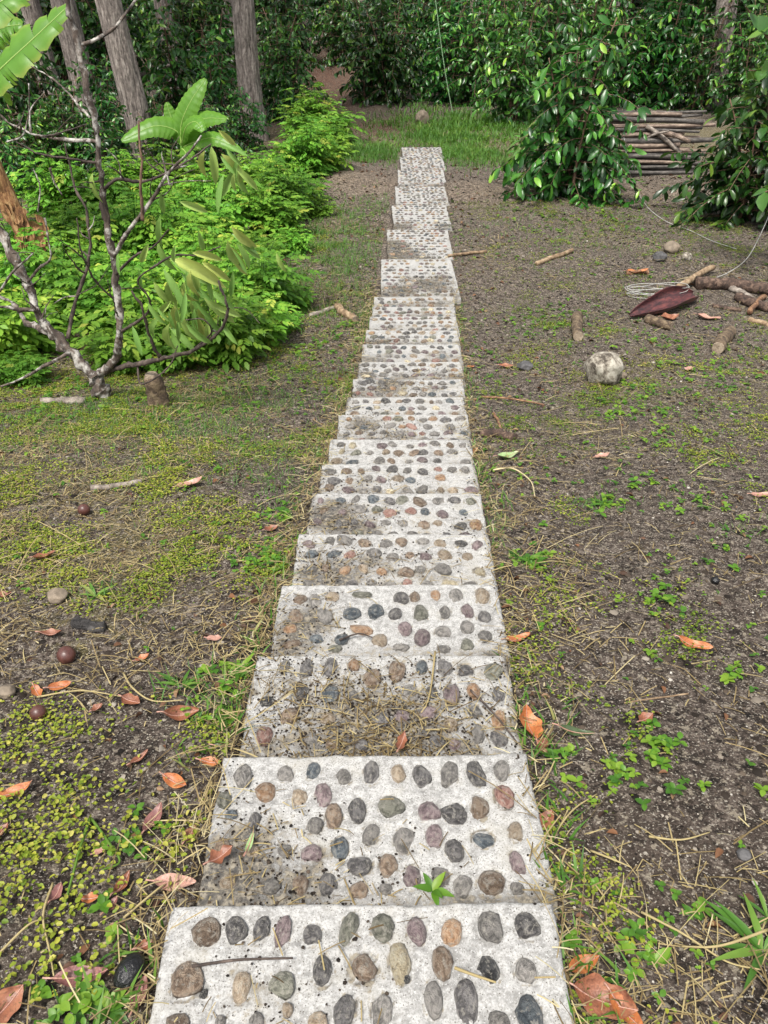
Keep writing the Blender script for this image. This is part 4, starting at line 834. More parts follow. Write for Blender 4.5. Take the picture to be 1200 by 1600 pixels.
log((1112, 480), (1156, 486), 5, 'wood_rot', 'broken brown bark piece left of the rotten wood', 'bark', 'bark', False, 8, 8, .25, .3)
log((1172, 503), (1215, 518), 5, 'wood_tan', 'tan stick at the right edge under the rotten wood', 'stick', 'stick', False, 9, 8, .15)
log((1058, 462), (1112, 428), 6, 'wood_tan', 'tan wooden stick standing behind the dark red sheath', 'stick', 'stick', False, 10, 6, .05, 2.)
log((838, 416), (893, 394), 4.5, 'wood_tan', 'tan stick alone on the soil at mid right', 'stick', 'stick', False, 11, 7, .12)
log((525, 484), (558, 503), 7, 'wood_tan', 'thick tan stick against the left side of the path', 'stick', 'stick', True, 12, 10, .1)
log((486, 496), (526, 484), 5, 'wood_grey', 'flat grey wood strip left of the thick tan stick', 'stick', 'stick', False, 13, 6, .12, .4)
log((143, 768), (222, 755), 6, 'wood_grey', 'long dry grey stick in the mossy grass on the left', 'stick', 'stick', False, 14, 8, .12)
log((118, 982), (165, 984), 11, 'charred', 'charred black bark chunk on the soil at the left', 'bark', 'bark', False, 15, 12, .2, .5)
log((752, 680), (802, 688), 9, 'wood_rot', 'rotten reddish brown wood chunk right beside the path', 'log', 'log', False, 16, 10, .22, .5)
log((752, 622), (850, 634), 2.6, 'wood_orange', 'thin orange twig pointing away from the path on the right', 'stick', 'stick', False, 17, 6, .2, .8, .01, .5)
log((772, 648), (782, 672), 3, 'wood_orange', 'short orange twig above the rotten chunk beside the path', 'stick', 'stick', False, 18, 6, .2)
log((66, 632), (130, 630), 8, 'wood_grey', 'dry grey bark piece left of the bare tree', 'bark', 'bark', False, 20, 9, .25, .3)
log((980, 430), (1012, 428), 5, 'wood_orange', 'small orange bark chip above the dark red sheath', 'bark', 'bark', False, 21, 8, .25, .3)
log((975, 1100), (1075, 1088), 2, 'wood_tan', 'long straight straw stalk on the bare soil at the right', 'stalk', 'stalk', False, 22, 5, .1, .8)
log((760, 395), (700, 402), 3, 'wood_tan', 'thin pale stick beside the right side of the far path', 'stick', 'stick', False, 23, 6, .1)
# stump
g_ = gp(248, 632); k = pxm(g_); P = np.array([[0, 0, -.06], [.0, 0, 20 * k], [-.01, 0, 44 * k], [-.012, 0, 50 * k]])
V, F_ = tube_np(P, np.array([19, 15, 13, 7]) * k, 20, .12, 9, 6); so = tag(obj('tree_stump', mesh_np('tree_stump', V, F_, M['stump'], True), None, tuple(g_)), 'short brown stump beside the foot of the bare tree', 'stump')
V, F_ = tube_np(np.array([[-.012, 0, 46 * k], [-.012, 0, 52 * k]]), [11 * k, 9 * k], 16, .1, 4, 1); obj('cut_end', mesh_np('cut_end', V, F_, M['cut_end'], False), so)

# boat-shaped dark red sheath
A0 = gp(982, 500); B0 = gp(1080, 468); Lh = np.linalg.norm(B0 - A0); n_ = 30; m_ = 16
t = np.linspace(0, 1, n_); wv = Lh * .105 * (np.sin(np.pi * np.clip(.04 + t * .80, 0, 1)) ** .8) * np.where(t > .9, 1 - (t - .9) * 4, 1)
Vs = []
for sh in (0, -.008):
    for i_, tt in enumerate(t):
        for a in np.linspace(-1.75, 1.75, m_): Vs.append((tt * Lh, math.sin(a) * (wv[i_] + sh) * (1 + .1 * math.sin(tt * 9 + a)), .02 + wv[i_] * .85 - math.cos(a) * (wv[i_] + sh) * .85 + .03 * tt * tt + .06 * max(0, .2 - tt)))
I = (np.arange(n_ - 1)[:, None] * m_ + np.arange(m_ - 1)[None]).ravel(); q1 = np.stack([I, I + m_, I + m_ + 1, I + 1], 1); q2 = q1[:, ::-1] + n_ * m_
rim = []
for a, s_ in ((0, m_), (m_ - 1, m_)):
    i = np.arange(n_ - 1) * m_ + a; rim.append(np.stack([i, i + m_, i + m_ + n_ * m_, i + n_ * m_], 1))
o = obj('palm_sheath', mesh_np('palm_sheath', np.array(Vs), [q1, q2, *rim], M['spathe'], True), None, tuple(A0)); o.rotation_euler = (.35, -math.atan2(B0[2] - A0[2], 1), math.atan2(B0[1] - A0[1], B0[0] - A0[0]))
tag(o, 'dark red boat-shaped leaf sheath lying hollow side up on the soil at right', 'leaf sheath')

# wires and cord
def wire(pts, r, mat, name, label, cat, lift=.02):
    P = np.array([p if len(p) == 3 else gp(*p) + np.array([0, 0, lift]) for p in pts]); V, F_ = tube_np(P - P[0], np.full(len(P), r * .8), 6, 0, 0, 8)
    return tag(obj(name, mesh_np(name, V, F_, M[mat], True), None, tuple(P[0])), label, cat)
wire([dep(975, 215, gp(985, 290)[1]), dep(982, 262, gp(985, 300)[1]), (990, 292), (1010, 325), (1040, 348), (1075, 362), (1110, 378), (1150, 392)], .005, 'wire', 'wire', 'pale wire running from the coffee bush across the soil to the right', 'wire')
wire([dep(1215, 300, gp(1180, 400)[1]), dep(1198, 345, gp(1180, 410)[1]), dep(1170, 400, gp(1160, 430)[1]), (1140, 428), (1110, 440), (1090, 450)], .005, 'wire', 'wire', 'pale wire coming down at the right edge to the coil', 'wire')
cg = gp(1025, 466); P = []
for a in np.linspace(0, 2 * np.pi * 5, 90):
    rr = 1 + .12 * math.sin(a * 2.7) + .06 * math.sin(a * .9); P.append(cg + np.array([math.cos(a) * .30 * rr + .05 * math.sin(a * .31), math.sin(a) * .13 * rr, .03 + .02 * math.sin(a * 1.3) + .003 * a]))
V, F_ = tube_np(np.array(P) - cg, np.full(90, .003), 5, 0, 0, 2); tag(obj('wire_coil', mesh_np('wire_coil', V, F_, M['wire'], True), None, tuple(cg)), 'loose coil of grey wire behind the dark red sheath', 'wire')
yc = gp(708, 182)[1]; wire([dep(678, -20, yc), dep(688, 60, yc), dep(696, 115, yc), dep(708, 182, yc)], .012, 'cord', 'cord', 'thin pale green cord hanging down in front of the thicket beyond the path', 'cord')

# dead leaves
def dead_leaf(px, py, Lp, ang, colr, label, wr=.38, curl=.25, lobes=0., seed=0, on=None):
    g_ = gp(px, py)
    if on is not None:
        d = pray(px, py); t = (ZS[on] + .018 - ZC) / d[2]; g_ = d * t + np.array([0, 0, ZC])
    k = pxm(g_); L_ = Lp * k; r_ = np.random.default_rng(seed + 500); n_, m_ = 15, 9; t = np.linspace(0, 1, n_); w = L_ * wr * .5 * np.sin(np.pi * np.clip(t, .0, 1)) ** .7 * (1 - .25 * t)
    w = w * (1 + lobes * np.sin(t * 14 + seed)); V = []
    b1, b2, b3 = r_.uniform(-.5, .5, 3)
    for i_ in range(n_):
        for s in np.linspace(-1, 1, m_):
            x = (t[i_] - .5) * L_; y = s * w[i_]
            z = curl * (abs(s) ** 1.6) * w[i_] * (1 + b1 * s) + curl * .35 * L_ * (2 * t[i_] - 1) ** 2 * (1 + b2 * (2 * t[i_] - 1)) + .06 * L_ * math.sin(t[i_] * 9 + s * 2 + seed) * abs(s) * .5 + .035 * L_ * b3 * s
            V.append((x, y, z))
    I = (np.arange(n_ - 1)[:, None] * m_ + np.arange(m_ - 1)[None]).ravel()
    V = np.array(V); V[:, 2] += .006 - V[:, 2].min()
    o = obj('dead_leaf', mesh_np('dead_leaf', V, [np.stack([I, I + 1, I + m_ + 1, I + m_], 1)], DEAD[colr], True), None, (g_[0], g_[1], g_[2] + .004))
    o.rotation_euler = (r_.uniform(-.15, .15), r_.uniform(-.1, .1), math.radians(ang))
    c_ = V.reshape(n_, m_, 3)[:, m_ // 2]; st = np.vstack([c_[0] + [-.16 * L_, .02 * L_, 0], c_[::2]]); st[:, 2] += .0008
    V2, F2 = tube_np(st, np.linspace(.0022, .0008, len(st)), 5, 0, 0, 3); obj('midrib', mesh_np('midrib', V2, F2, DEAD['tan'], True), o)
    return tag(o, label, 'leaf', 'fallen leaves')
DL = [(25, 1247, 62, 25, 'orange', 'long orange-brown curled leaf at the left edge, above the yellow clover', .36, .5), (275, 1230, 46, -25, 'orange', 'curled orange leaf left of the second slab', .5, .5), (242, 1287, 54, 75, 'purple', 'purplish crumpled leaf left of the second slab, below the orange one', .5, .6),
      (274, 1384, 66, 3, 'tan', 'large smooth pinkish tan leaf touching the left side of the path', .46, .2), (206, 1101, 32, -15, 'brown', 'dark reddish heart-shaped leaf on soil left of the third slab', .8, .4), (96, 1080, 36, 20, 'orange', 'bright orange leaf near the left edge, upper of two', .5, .5), (60, 1088, 30, -50, 'orange', 'rusty leaf above the small shiny avocado', .6, .6),
      (145, 1412, 28, 5, 'orange', 'small reddish orange leaf scrap left of the large tan leaf', .7, .4), (196, 1392, 42, 70, 'brown', 'narrow brown leaf standing upright left of the large tan leaf', .4, .7), (130, 1536, 84, 8, 'purple', 'large dark purple-brown leaf left of the black avocado', .42, .45), (221, 1558, 52, 80, 'purple', 'brown leaf tucked against the nearest slab below the avocado', .5, .4),
      (15, 1585, 70, 60, 'brown', 'large reddish brown leaf in the bottom left corner', .7, .4), (336, 1004, 26, -10, 'tan', 'pinkish leaf left of the fourth slab', .75, .3), (225, 1036, 24, 40, 'orange', 'small vivid orange leaf on soil left of the third slab', .6, .5), (330, 1196, 38, -8, 'orange', 'orange leaf sticking out beside the second slab at its far corner', .5, .4),
      (285, 1122, 54, 15, 'brown', 'brown purple curled leaf left of the third slab', .5, .7), (220, 1193, 34, 50, 'brown', 'small red-brown leaf above the curled orange leaf', .5, .6), (424, 832, 24, 40, 'brown', 'reddish leaf left of the fifth slab', .7, .5), (298, 761, 42, 25, 'tan', 'pinkish orange dry leaf in the mossy grass at left', .45, .5), (154, 1113, 22, 60, 'brown', 'small crumpled reddish leaf left of the heart-shaped leaf', .8, .7),
      (82, 998, 34, 10, 'brown', 'rusty leaf below the charred bark chunk', .6, .6), (8, 937, 24, 20, 'brown', 'small brown leaf at the left edge beside the stalks', .6, .5), (70, 875, 34, 30, 'brown', 'dull brown leaf in grass near the left edge', .6, .6), (158, 1335, 22, 30, 'tan', 'small pink leaf scrap on bare soil left of the second slab', .6, .3), (5, 1305, 30, 70, 'brown', 'brown leaf cut by the left edge, below the long orange one', .7, .5), (300, 1312, 34, 75, 'brown', 'dark leaf leaning on the left side of the second slab', .6, .5), (230, 1485, 30, 30, 'brown', 'small brown leaf behind the black avocado', .6, .6), (175, 1420, 30, 60, 'purple', 'dull dark leaf beside the small reddish orange scrap', .6, .6), (92, 1405, 34, 80, 'purple', 'dark purplish leaf among clover at the lower left', .6, .6),
      (807, 1006, 46, 25, 'orange', 'bright orange leaf right beside the fourth slab', .42, .5), (1083, 1017, 52, -20, 'orange', 'single orange-brown leaf alone on bare soil at right', .38, .5), (826, 1142, 56, 100, 'orange', 'large crumpled orange-brown leaf beside the third slab', .75, .8), (845, 1172, 32, 60, 'brown', 'small brown leaf below the crumpled one beside the path', .6, .5), (850, 1292, 44, 50, 'brown', 'brown leaf tucked against the right side of the second slab', .7, .4), (908, 1513, 54, 20, 'orange', 'orange-brown leaf right of the nearest slab', .55, .5), (940, 1575, 100, -20, 'brown', 'largest brown leaf, broad and lobed, at the bottom right of the path', .62, .5), (975, 1592, 70, -55, 'orange', 'broad leaf overlapping the largest brown leaf at the bottom', .5, .5),
      (1007, 1128, 28, 30, 'brown', 'small crumpled reddish leaf on bare soil at right', .8, .6), (742, 708, 16, 60, 'orange', 'small orange leaf touching the right side of the eighth slab', .7, .4), (735, 576, 16, 30, 'orange', 'tiny orange leaf right of the far steps', .7, .4), (792, 716, 44, 30, 'green', 'pale green fallen leaf right of the path', .42, .4), (897, 1152, 58, -10, 'darkgreen', 'dark green fallen leaf on soil right of the third slab', .3, .4), (995, 428, 34, 0, 'orange', 'tan-orange leaf on the soil above the dark red sheath', .5, .4), (1190, 778, 40, 5, 'tan', 'pale tan leaf at the right edge on bare soil', .4, .3), (940, 716, 26, 20, 'tan', 'small pinkish leaf on soil at mid right', .6, .4), (790, 575, 24, 0, 'brown', 'brown leaf on soil between path and pale stone', .6, .4),
      (1045, 500, 34, 20, 'brown', 'brown leaf beneath the dark red sheath', .6, .5), (1105, 500, 36, -20, 'tan', 'tan leaf between sheath and rotten wood', .6, .4), (350, 1174, 34, -5, 'darkgreen', 'narrow green leaf lying against the far edge of the second slab', .3, .3), (483, 318, 14, 0, 'yellow', 'yellow leaf at the lower edge of the herb patch near the far path', .8, .3), (490, 268, 14, 30, 'yellow', 'yellow leaf higher up at the herb patch edge near the far path', .8, .3), (358, 561, 22, 10, 'yellow', 'yellow leaf under the herb patch near the stump', .6, .3), (1075, 580, 20, 60, 'tan', 'small tan leaf on soil right of the large pale stone', .7, .4)]
for q, a in enumerate(DL): dead_leaf(*a[:5], a[5], a[6], a[7], .12 if a[6] > .55 else 0., q)
dead_leaf(345, 1342, 44, 40, 'brown', 'star-shaped reddish leaf on the left of the second slab', .6, .6, .35, 91, 1)
dead_leaf(391, 1322, 40, 80, 'green', 'small bright green leaf lying on the second slab', .28, .3, 0, 92, 1)
dead_leaf(628, 1165, 34, 70, 'brown', 'red-brown leaf in the soil heap on the third slab', .5, .6, .2, 93, 2)

# ------------------------------------------------------------------ uncountable ground cover
def scatter(n, y0, y1, p=1.5, wide=1.0, seed=0):
    r_ = np.random.default_rng(seed); y = y0 + (y1 - y0) * r_.random(n) ** p
    hw = .56 * (y * .82 + 1.3) + wide; x = (r_.random(n) * 2 - 1) * hw
    return x, y, r_
def slope_n(n): return np.tile([0, .16, 1.], (n, 1))
HT = np.array([(0, 0, 0), (.34, .3, .16), (.26, .82, .10), (0, 1, -.12), (-.3, .78, .14), (-.32, .3, .12)])
HF = [np.array([(0, 1, 2, 3), (0, 3, 4, 5)])]
def make_stuff(name, tv, tf, x, y, z, R, sc, rn, mat, label, cat):
    V, F_ = batch(tv, tf, np.stack([x, y, z], 1), R, sc); o = obj(name, mesh_np(name, V, F_, M[mat], True, {'rnd': np.repeat(rn, len(tv))}))
    return tag(o, label, cat, None, 'stuff')
def rand_frames(r_, n, tilt=.4):
    az = r_.uniform(0, 6.3, n); ax = np.stack([np.cos(az), np.sin(az), r_.normal(size=n) * tilt * .5 - .16 * np.sin(az)], 1); up = slope_n(n) + r_.normal(size=(n, 3)) * tilt
    return frames(ax, up)
def offpath(x, y, m=.415): return (np.abs(x - xpath(np.clip(y, -2, 18))) > m) | (y > YA[-1])
# clover and moss leaflets
x, y, r_ = scatter(900000, .45, 12, 1.2, .4, 1)
u = x - xpath(np.clip(y, -2, 18)); dens = np.clip(moss_f(x, y) * .75 + (fbm(x * 2.6, y * 2.6, 3, 6.) - .55) * 2.2, 0, 1) * np.where(u < 0, 1., .6) * np.clip(fbm(x * 8, y * 8, 3, 3.) * 5.5 - 2.1, .06, 1.7)
k = (r_.random(len(x)) < dens) & offpath(x, y); x, y = x[k], y[k]; n = len(x); print('clover', n)
make_stuff('clover_cover', HT, HF, x, y, ground(x, y) + r_.uniform(.004, .02, n), rand_frames(r_, n, .35), r_.uniform(.006, .012, n) * (1 + .05 * y), np.clip(fbm(x * .8, y * .8, 3, 9.) * .9 + r_.normal(size=n) * .2, 0, 1), 'clover', 'low yellow-green clover and moss over the soil', 'ground cover')
# dense clover patch bottom left
x, y, r_ = scatter(75000, .55, 2.2, 1., .3, 2); dens = 0 * x
for (px, py, rx, s) in [(40, 1370, .22, 1), (70, 1290, .16, .8), (130, 1250, .10, .7), (40, 1420, .14, .8), (250, 1340, .07, .9), (290, 1290, .07, .8), (100, 1150, .12, .5), (90, 1180, .1, .5), (20, 1180, .1, .5)]:
    g0 = gp(px, py); dens = np.maximum(dens, s * np.exp(-((x - g0[0]) ** 2 + (y - g0[1]) ** 2) / rx ** 2))
k = (r_.random(len(x)) < dens * (fbm(x * 25, y * 25, 2) * 1.7 - .3)) & offpath(x, y); x, y = x[k], y[k]; n = len(x); print('clover2', n)
make_stuff('clover_patch', HT, HF, x, y, ground(x, y) + r_.uniform(.006, .03, n), rand_frames(r_, n, .4), r_.uniform(.007, .017, n), np.clip(.6 + r_.normal(size=n) * .22, 0, 1), 'clover', 'dense small-leaved yellow-green clover at the lower left', 'ground cover')
# soil crumbs and grit
GT = np.array([(-.5, -.12, .1), (-.1, -.5, .05), (.48, -.2, .12), (.38, .4, .05), (-.25, .5, .1), (.08, .05, .42)], float); GF = [np.array([(0, 1, 5), (1, 2, 5), (2, 3, 5), (3, 4, 5), (4, 0, 5)])]
x, y, r_ = scatter(210000, .45, 13, 1.8, .6, 3); dens = np.clip(.35 + (fbm(x * 1.7, y * 1.7, 3, 12.) - .4) * 1.6, .05, 1) * np.where(x > xpath(np.clip(y, -2, 18)), 1, .55)
k = (r_.random(len(x)) < dens) & offpath(x, y); x, y = x[k], y[k]; n = len(x); print('grit', n)
make_stuff('soil_crumbs', GT, GF, x, y, ground(x, y) - .001, rand_frames(r_, n, .5), r_.lognormal(-5.5, .5, n).clip(.0018, .018) * (1 + .06 * y), r_.random(n), 'grit', 'dark crumbs and pale grit over the bare soil', 'soil')
x, y, r_ = scatter(60000, 1.2, 14, 1.1, .4, 33); k = offpath(x, y, .45) & (r_.random(len(x)) < np.clip(fbm(x * 2, y * 2, 3, 81.) * 2.4 - .6, 0, 1)); x, y = x[k], y[k]; n = len(x); print('clods', n)
make_stuff('soil_clods', GT, GF, x, y, ground(x, y) - .004, rand_frames(r_, n, .5), r_.lognormal(-4.45, .45, n).clip(.005, .035) * (1 + .05 * y), r_.random(n) ** 1.15 * .93, 'grit', 'lumps of dark soil and chips over the ground', 'soil')
# straw: curved strips with a little section
ts = np.linspace(0, 1, 4); ST = np.array([(sx, t, .09 * math.sin(t * 3.1) + .05 * t) for t in ts for sx in (-.5, .5)])
SF = [np.array([(2 * i, 2 * i + 1, 2 * i + 3, 2 * i + 2) for i in range(3)])]
def straw_sc(r_, L_, y): return np.stack([r_.uniform(.0012, .003, len(L_)) * (1 + .12 * y), L_, L_ * r_.uniform(-.2, 1.2, len(L_))], 1)
x, y, r_ = scatter(190000, .45, 12, 1.3, .4, 4); u = x - xpath(np.clip(y, -2, 18))
dens = np.clip((fbm(x * 1.5, y * 1.5, 3, 20.) - .30) * 1.9, .05, 1) * np.where(u < 0, np.where(y > 1.7, 1.25, .5), np.where(np.abs(u) < .8, .42, np.where(y < 3, .16, .3))); k = (r_.random(len(x)) < dens) & offpath(x, y, .40); x, y = x[k], y[k]; n = len(x); print('straw', n)
zz, on = surf(x, y); L_ = (r_.lognormal(-3.5, .8, n) * (1 + .04 * y)).clip(.008, .32)
make_stuff('straw_litter', ST, SF, x, y, zz + r_.uniform(.003, .014, n), rand_frames(r_, n, .22), straw_sc(r_, L_, y), np.clip(r_.random(n) * .8 + .15 * r_.random(n), 0, 1), 'straw', 'dry straw and cut grass scattered over the ground', 'straw')
# debris on the slabs
xs, ys_, zs_ = [], [], []; xg, yg, zg = [], [], []; r_ = np.random.default_rng(77)
for i, bl in DIRT.items():
    for (bx, by, br, s_) in bl:
        ns_ = int(2600 * br * br * s_ * (1 if i < 14 else .4)) + 2; ng_ = int(14000 * br * br * s_ * (1 if i < 14 else .5))
        if i == 2: ns_ = int(ns_ * 2.4); ng_ = int(ng_ * 1.9)
        for (cnt, a1, a2, a3, h) in ((ns_, xs, ys_, zs_, .01), (ng_, xg, yg, zg, .0)):
            lx = bx + r_.normal(size=cnt) * br * .62; ly = by + r_.normal(size=cnt) * br * .62
            y_near = (YS[i - 1] if i else .36); ok = (np.abs(lx) < .395) & (ly < -.01) & (YS[i] + ly > y_near + .01)
            a1.append(XC[i] + lx[ok]); a2.append(YS[i] + ly[ok]); a3.append(np.full(ok.sum(), ZS[i] + .002) + r_.uniform(0, h + .004, ok.sum()))
x, y, z = map(np.concatenate, (xs, ys_, zs_)); n = len(x); L_ = r_.lognormal(-3.4, .6, n).clip(.01, .16); print('slab straw', n)
make_stuff('slab_straw', ST, SF, x, y, z, rand_frames(r_, n, .22), straw_sc(r_, L_, y), r_.random(n) ** 1.4 * .85, 'straw', 'dry grass scraps lying on the concrete slabs', 'straw')
for i in range(17):
    cnt = 700 if i < 6 else 350; sd = np.where(r_.random(cnt) < .6, -1, 1); ly = -r_.random(cnt) * (YS[i] - (YS[i - 1] if i else .4)); lx = sd * (.405 - np.abs(r_.normal(size=cnt)) * .035)
    ok = r_.random(cnt) < np.clip(fbm(ly * 6 + i * 2.3 + sd * 4, lx * 0 + 2.2, 3) * 4 - 1.7, 0, 1)
    xg.append(XC[i] + lx[ok]); yg.append(YS[i] + ly[ok]); zg.append(np.full(ok.sum(), ZS[i]) + r_.uniform(-.004, .004, ok.sum()))
x, y, z = map(np.concatenate, (xg, yg, zg)); n = len(x); print('slab soil', n)
make_stuff('slab_soil', GT, GF, x, y, z - .002, rand_frames(r_, n, .5), r_.lognormal(-5.5, .5, n).clip(.0012, .009) * (1 + .05 * y), np.where(y > 7.5, r_.random(n) * .3, .05 + r_.random(n) ** 1.3 * .68), 'grit', 'soil crumbs strewn over the concrete slabs', 'soil')
# leaf scraps
x, y, r_ = scatter(6500, .45, 18, 1.2, .8, 6); u = np.abs(x - xpath(np.clip(y, -2, 18))); dens = np.clip(.25 + np.exp(-((u - .5) / .2) ** 2) * .7 + sstep(11, 14, y) * .5, 0, 1); k = (r_.random(len(x)) < dens) & offpath(x, y); x, y = x[k], y[k]; n = len(x)
KT, KF = leaf_tpl([.2, .28, .18], [.2, .5, .8], .2, .5)
make_stuff('leaf_scraps', KT, KF, x, y, ground(x, y) + .006, rand_frames(r_, n, .5), r_.uniform(.012, .035, n) * (1 + .10 * y), r_.random(n), 'litter', 'small brown leaf scraps scattered over the soil', 'leaf litter')
# grass blades
BT = np.array([(-.03, 0, 0), (.03, 0, 0), (-.024, .5, .02), (.024, .5, .02), (0, 1, -.18)]); BF = [np.array([(0, 1, 3, 2)]), np.array([(2, 3, 4)])]
def grass(n, seed, cents, y0=None):
    r_ = np.random.default_rng(seed); X_, Y_, H_ = [], [], []
    for (px, py, rx, ry, cnt, h) in cents:
        g0 = gp(px, py); X_.append(g0[0] + r_.normal(size=cnt) * rx); Y_.append(g0[1] + r_.normal(size=cnt) * ry); H_.append(h * r_.uniform(.5, 1.2, cnt))
    x, y, h = map(np.concatenate, (X_, Y_, H_)); k = offpath(x, y) & (r_.random(len(x)) < fbm(x * 3, y * 3, 3, 5.) * 1.9 - .3); x, y, h = x[k], y[k], h[k]; n = len(x)
    az = r_.uniform(0, 6.3, n); lean = r_.uniform(.2, 1.6, n); ax = np.stack([np.cos(az) * lean, np.sin(az) * lean, np.ones(n)], 1)
    print('grass', n); return x, y, ground(x, y) - .004, frames(ax, np.stack([np.cos(az), np.sin(az), np.full(n, -.2)], 1) * -1), np.stack([np.clip(h * .9, .03, .3) * (1 + .05 * y), h, h], 1), np.clip(fbm(x * 1.3, y * 1.3, 3, 31.) * .8 + r_.normal(size=n) * .2, 0, 1)
G = grass(0, 8, [(565, 232, .5, .4, 2600, .14), (730, 200, 1.0, 1.2, 9000, .2), (690, 215, .6, .6, 3500, .13), (760, 245, .6, .7, 4000, .14), (700, 235, .5, .8, 3500, .13), (575, 245, .4, .5, 2500, .12), (520, 410, .45, .9, 5000, .07), (490, 370, .4, .6, 3000, .10), (480, 440, .4, .6, 4000, .08), (510, 470, .4, .5, 2500, .06), (560, 330, .35, .5, 1500, .08), (960, 345, 1.6, .6, 1500, .07), (880, 380, 1.2, .8, 1500, .06), (590, 500, .3, .5, 500, .05)])
make_stuff('grass_patch', BT, BF, *G[:3], *G[3:], 'grass', 'short green grass along the far path and at its end', 'grass')
G = grass(0, 9, [(300, 640, .9, .35, 4000, .05), (420, 600, .5, .5, 2500, .05), (200, 700, .9, .4, 3500, .05), (80, 660, .8, .4, 3500, .06), (380, 700, .4, .5, 2000, .05), (440, 780, .15, .25, 500, .05), (400, 1080, .03, .10, 80, .07), (350, 1100, .05, .06, 40, .07), (290, 1080, .06, .06, 40, .07), (460, 900, .05, .1, 200, .06), (1100, 640, .9, .4, 1200, .04), (1000, 500, .9, .5, 1200, .05), (800, 500, .4, .7, 900, .04), (770, 820, .05, .12, 160, .05), (820, 880, .03, .03, 90, .05), (150, 930, .06, .05, 120, .06), (940, 790, .08, .04, 120, .06), (1180, 830, .08, .05, 120, .06)])
make_stuff('short_grass', BT, BF, *G[:3], *G[3:], 'grass', 'sparse short grass blades in the mossy ground', 'grass')
# seedlings: rosettes of small leaves
WT, WF = leaf_tpl([.28, .36, .22], [.25, .55, .82], .25, .15)
cl = [(830, 880, .05, 60), (1020, 945, .04, 40), (705, 505, .02, 5), (1100, 800, .08, 50), (930, 790, .07, 40), (980, 640, .16, 160), (1130, 590, .3, 220), (1010, 610, .12, 90), (1000, 760, .08, 40), (890, 490, .25, 140), (970, 520, .25, 120), (820, 520, .3, 160), (1050, 690, .2, 120), (840, 345, .7, 250), (960, 345, .6, 200), (1000, 285, .5, 100), (765, 850, .03, 40), (420, 885, .06, 120), (410, 860, .05, 60), (440, 810, .05, 50), (370, 1060, .05, 60), (360, 1120, .05, 50), (1010, 1450, .05, 26), (1020, 1500, .05, 30), (1085, 1430, .03, 10), (960, 1435, .04, 14), (1000, 1540, .03, 12), (1015, 1180, .06, 60), (1040, 1195, .05, 40), (980, 1220, .04, 30), (880, 1200, .05, 20), (930, 1230, .06, 24), (130, 1560, .05, 30), (180, 1585, .06, 34), (95, 1560, .04, 16), (240, 1340, .07, 60), (370, 1400, .0, 0), (60, 600, .5, 420), (30, 640, .4, 260), (120, 600, .3, 160), (300, 640, .4, 160), (420, 610, .3, 120), (350, 600, .3, 160), (230, 570, .3, 140), (900, 870, .4, 40), (1100, 1000, .4, 40), (1180, 1060, .06, 40), (1050, 560, .3, 120), (480, 545, .3, 140), (530, 560, .2, 80), (520, 520, .2, 60), (545, 510, .06, 60), (640, 190, .4, 160), (760, 215, .7, 500), (700, 195, .8, 400), (580, 225, .4, 200), (720, 240, .4, 200), (740, 540, .1, 20), (860, 1475, .05, 8), (1180, 1230, .05, 12), (500, 1398, 0, 0)]
P_ = []; A_ = []; S_ = []; N_ = []; r_ = np.random.default_rng(55)
for (px, py, rr, cnt) in cl:
    if not cnt: continue
    g0 = gp(px, py)
    for q in range(max(2, cnt // 4)):
        c_ = g0[:2] + r_.normal(size=2) * rr
        if not offpath(c_[0], c_[1], .43): continue
        z = float(ground(c_[0], c_[1])); s0 = r_.uniform(.012, .026) * (1 + .07 * g0[1]); h = r_.uniform(.008, .03) * (1 + .05 * g0[1]); a0 = r_.uniform(0, 6.3); col = r_.random()
        for w in range(int(r_.integers(3, 7))):
            a = a0 + w * 1.9 + r_.uniform(-.3, .3); P_.append([c_[0], c_[1], z + h * r_.uniform(.4, 1)]); A_.append([math.cos(a), math.sin(a), r_.uniform(0, .6)]); S_.append(s0 * r_.uniform(.7, 1.2)); N_.append(np.clip(col + r_.normal() * .15, 0, 1))
x, y, r2 = scatter(9000, .5, 13, .95, .6, 12); k = offpath(x, y, .44) & (r2.random(len(x)) < (fbm(x * 1.4, y * 1.4, 4, 50.) * 3.4 - 1.35) * np.where(y < 2.5, .25, 1.))
for cx_, cy_ in zip(x[k], y[k]):
    z = float(ground(cx_, cy_)); a0 = r_.uniform(0, 6.3); s0 = r_.uniform(.008, .018) * (1 + .06 * cy_); col = r_.random()
    for w in range(int(r_.integers(3, 6))):
        a = a0 + w * 1.9; P_.append([cx_, cy_, z + r_.uniform(.005, .018)]); A_.append([math.cos(a), math.sin(a), r_.uniform(0, .5)]); S_.append(s0 * r_.uniform(.7, 1.2)); N_.append(np.clip(col + r_.normal() * .15, 0, 1))
P_ = np.array(P_); n = len(P_); print('weeds', n)
make_stuff('weed_seedlings', WT, WF, P_[:, 0], P_[:, 1], P_[:, 2], frames(np.array(A_), slope_n(n) + r_.normal(size=(n, 3)) * .2), np.array(S_), np.array(N_), 'weed', 'small green weed seedlings dotted over the soil', 'weeds')
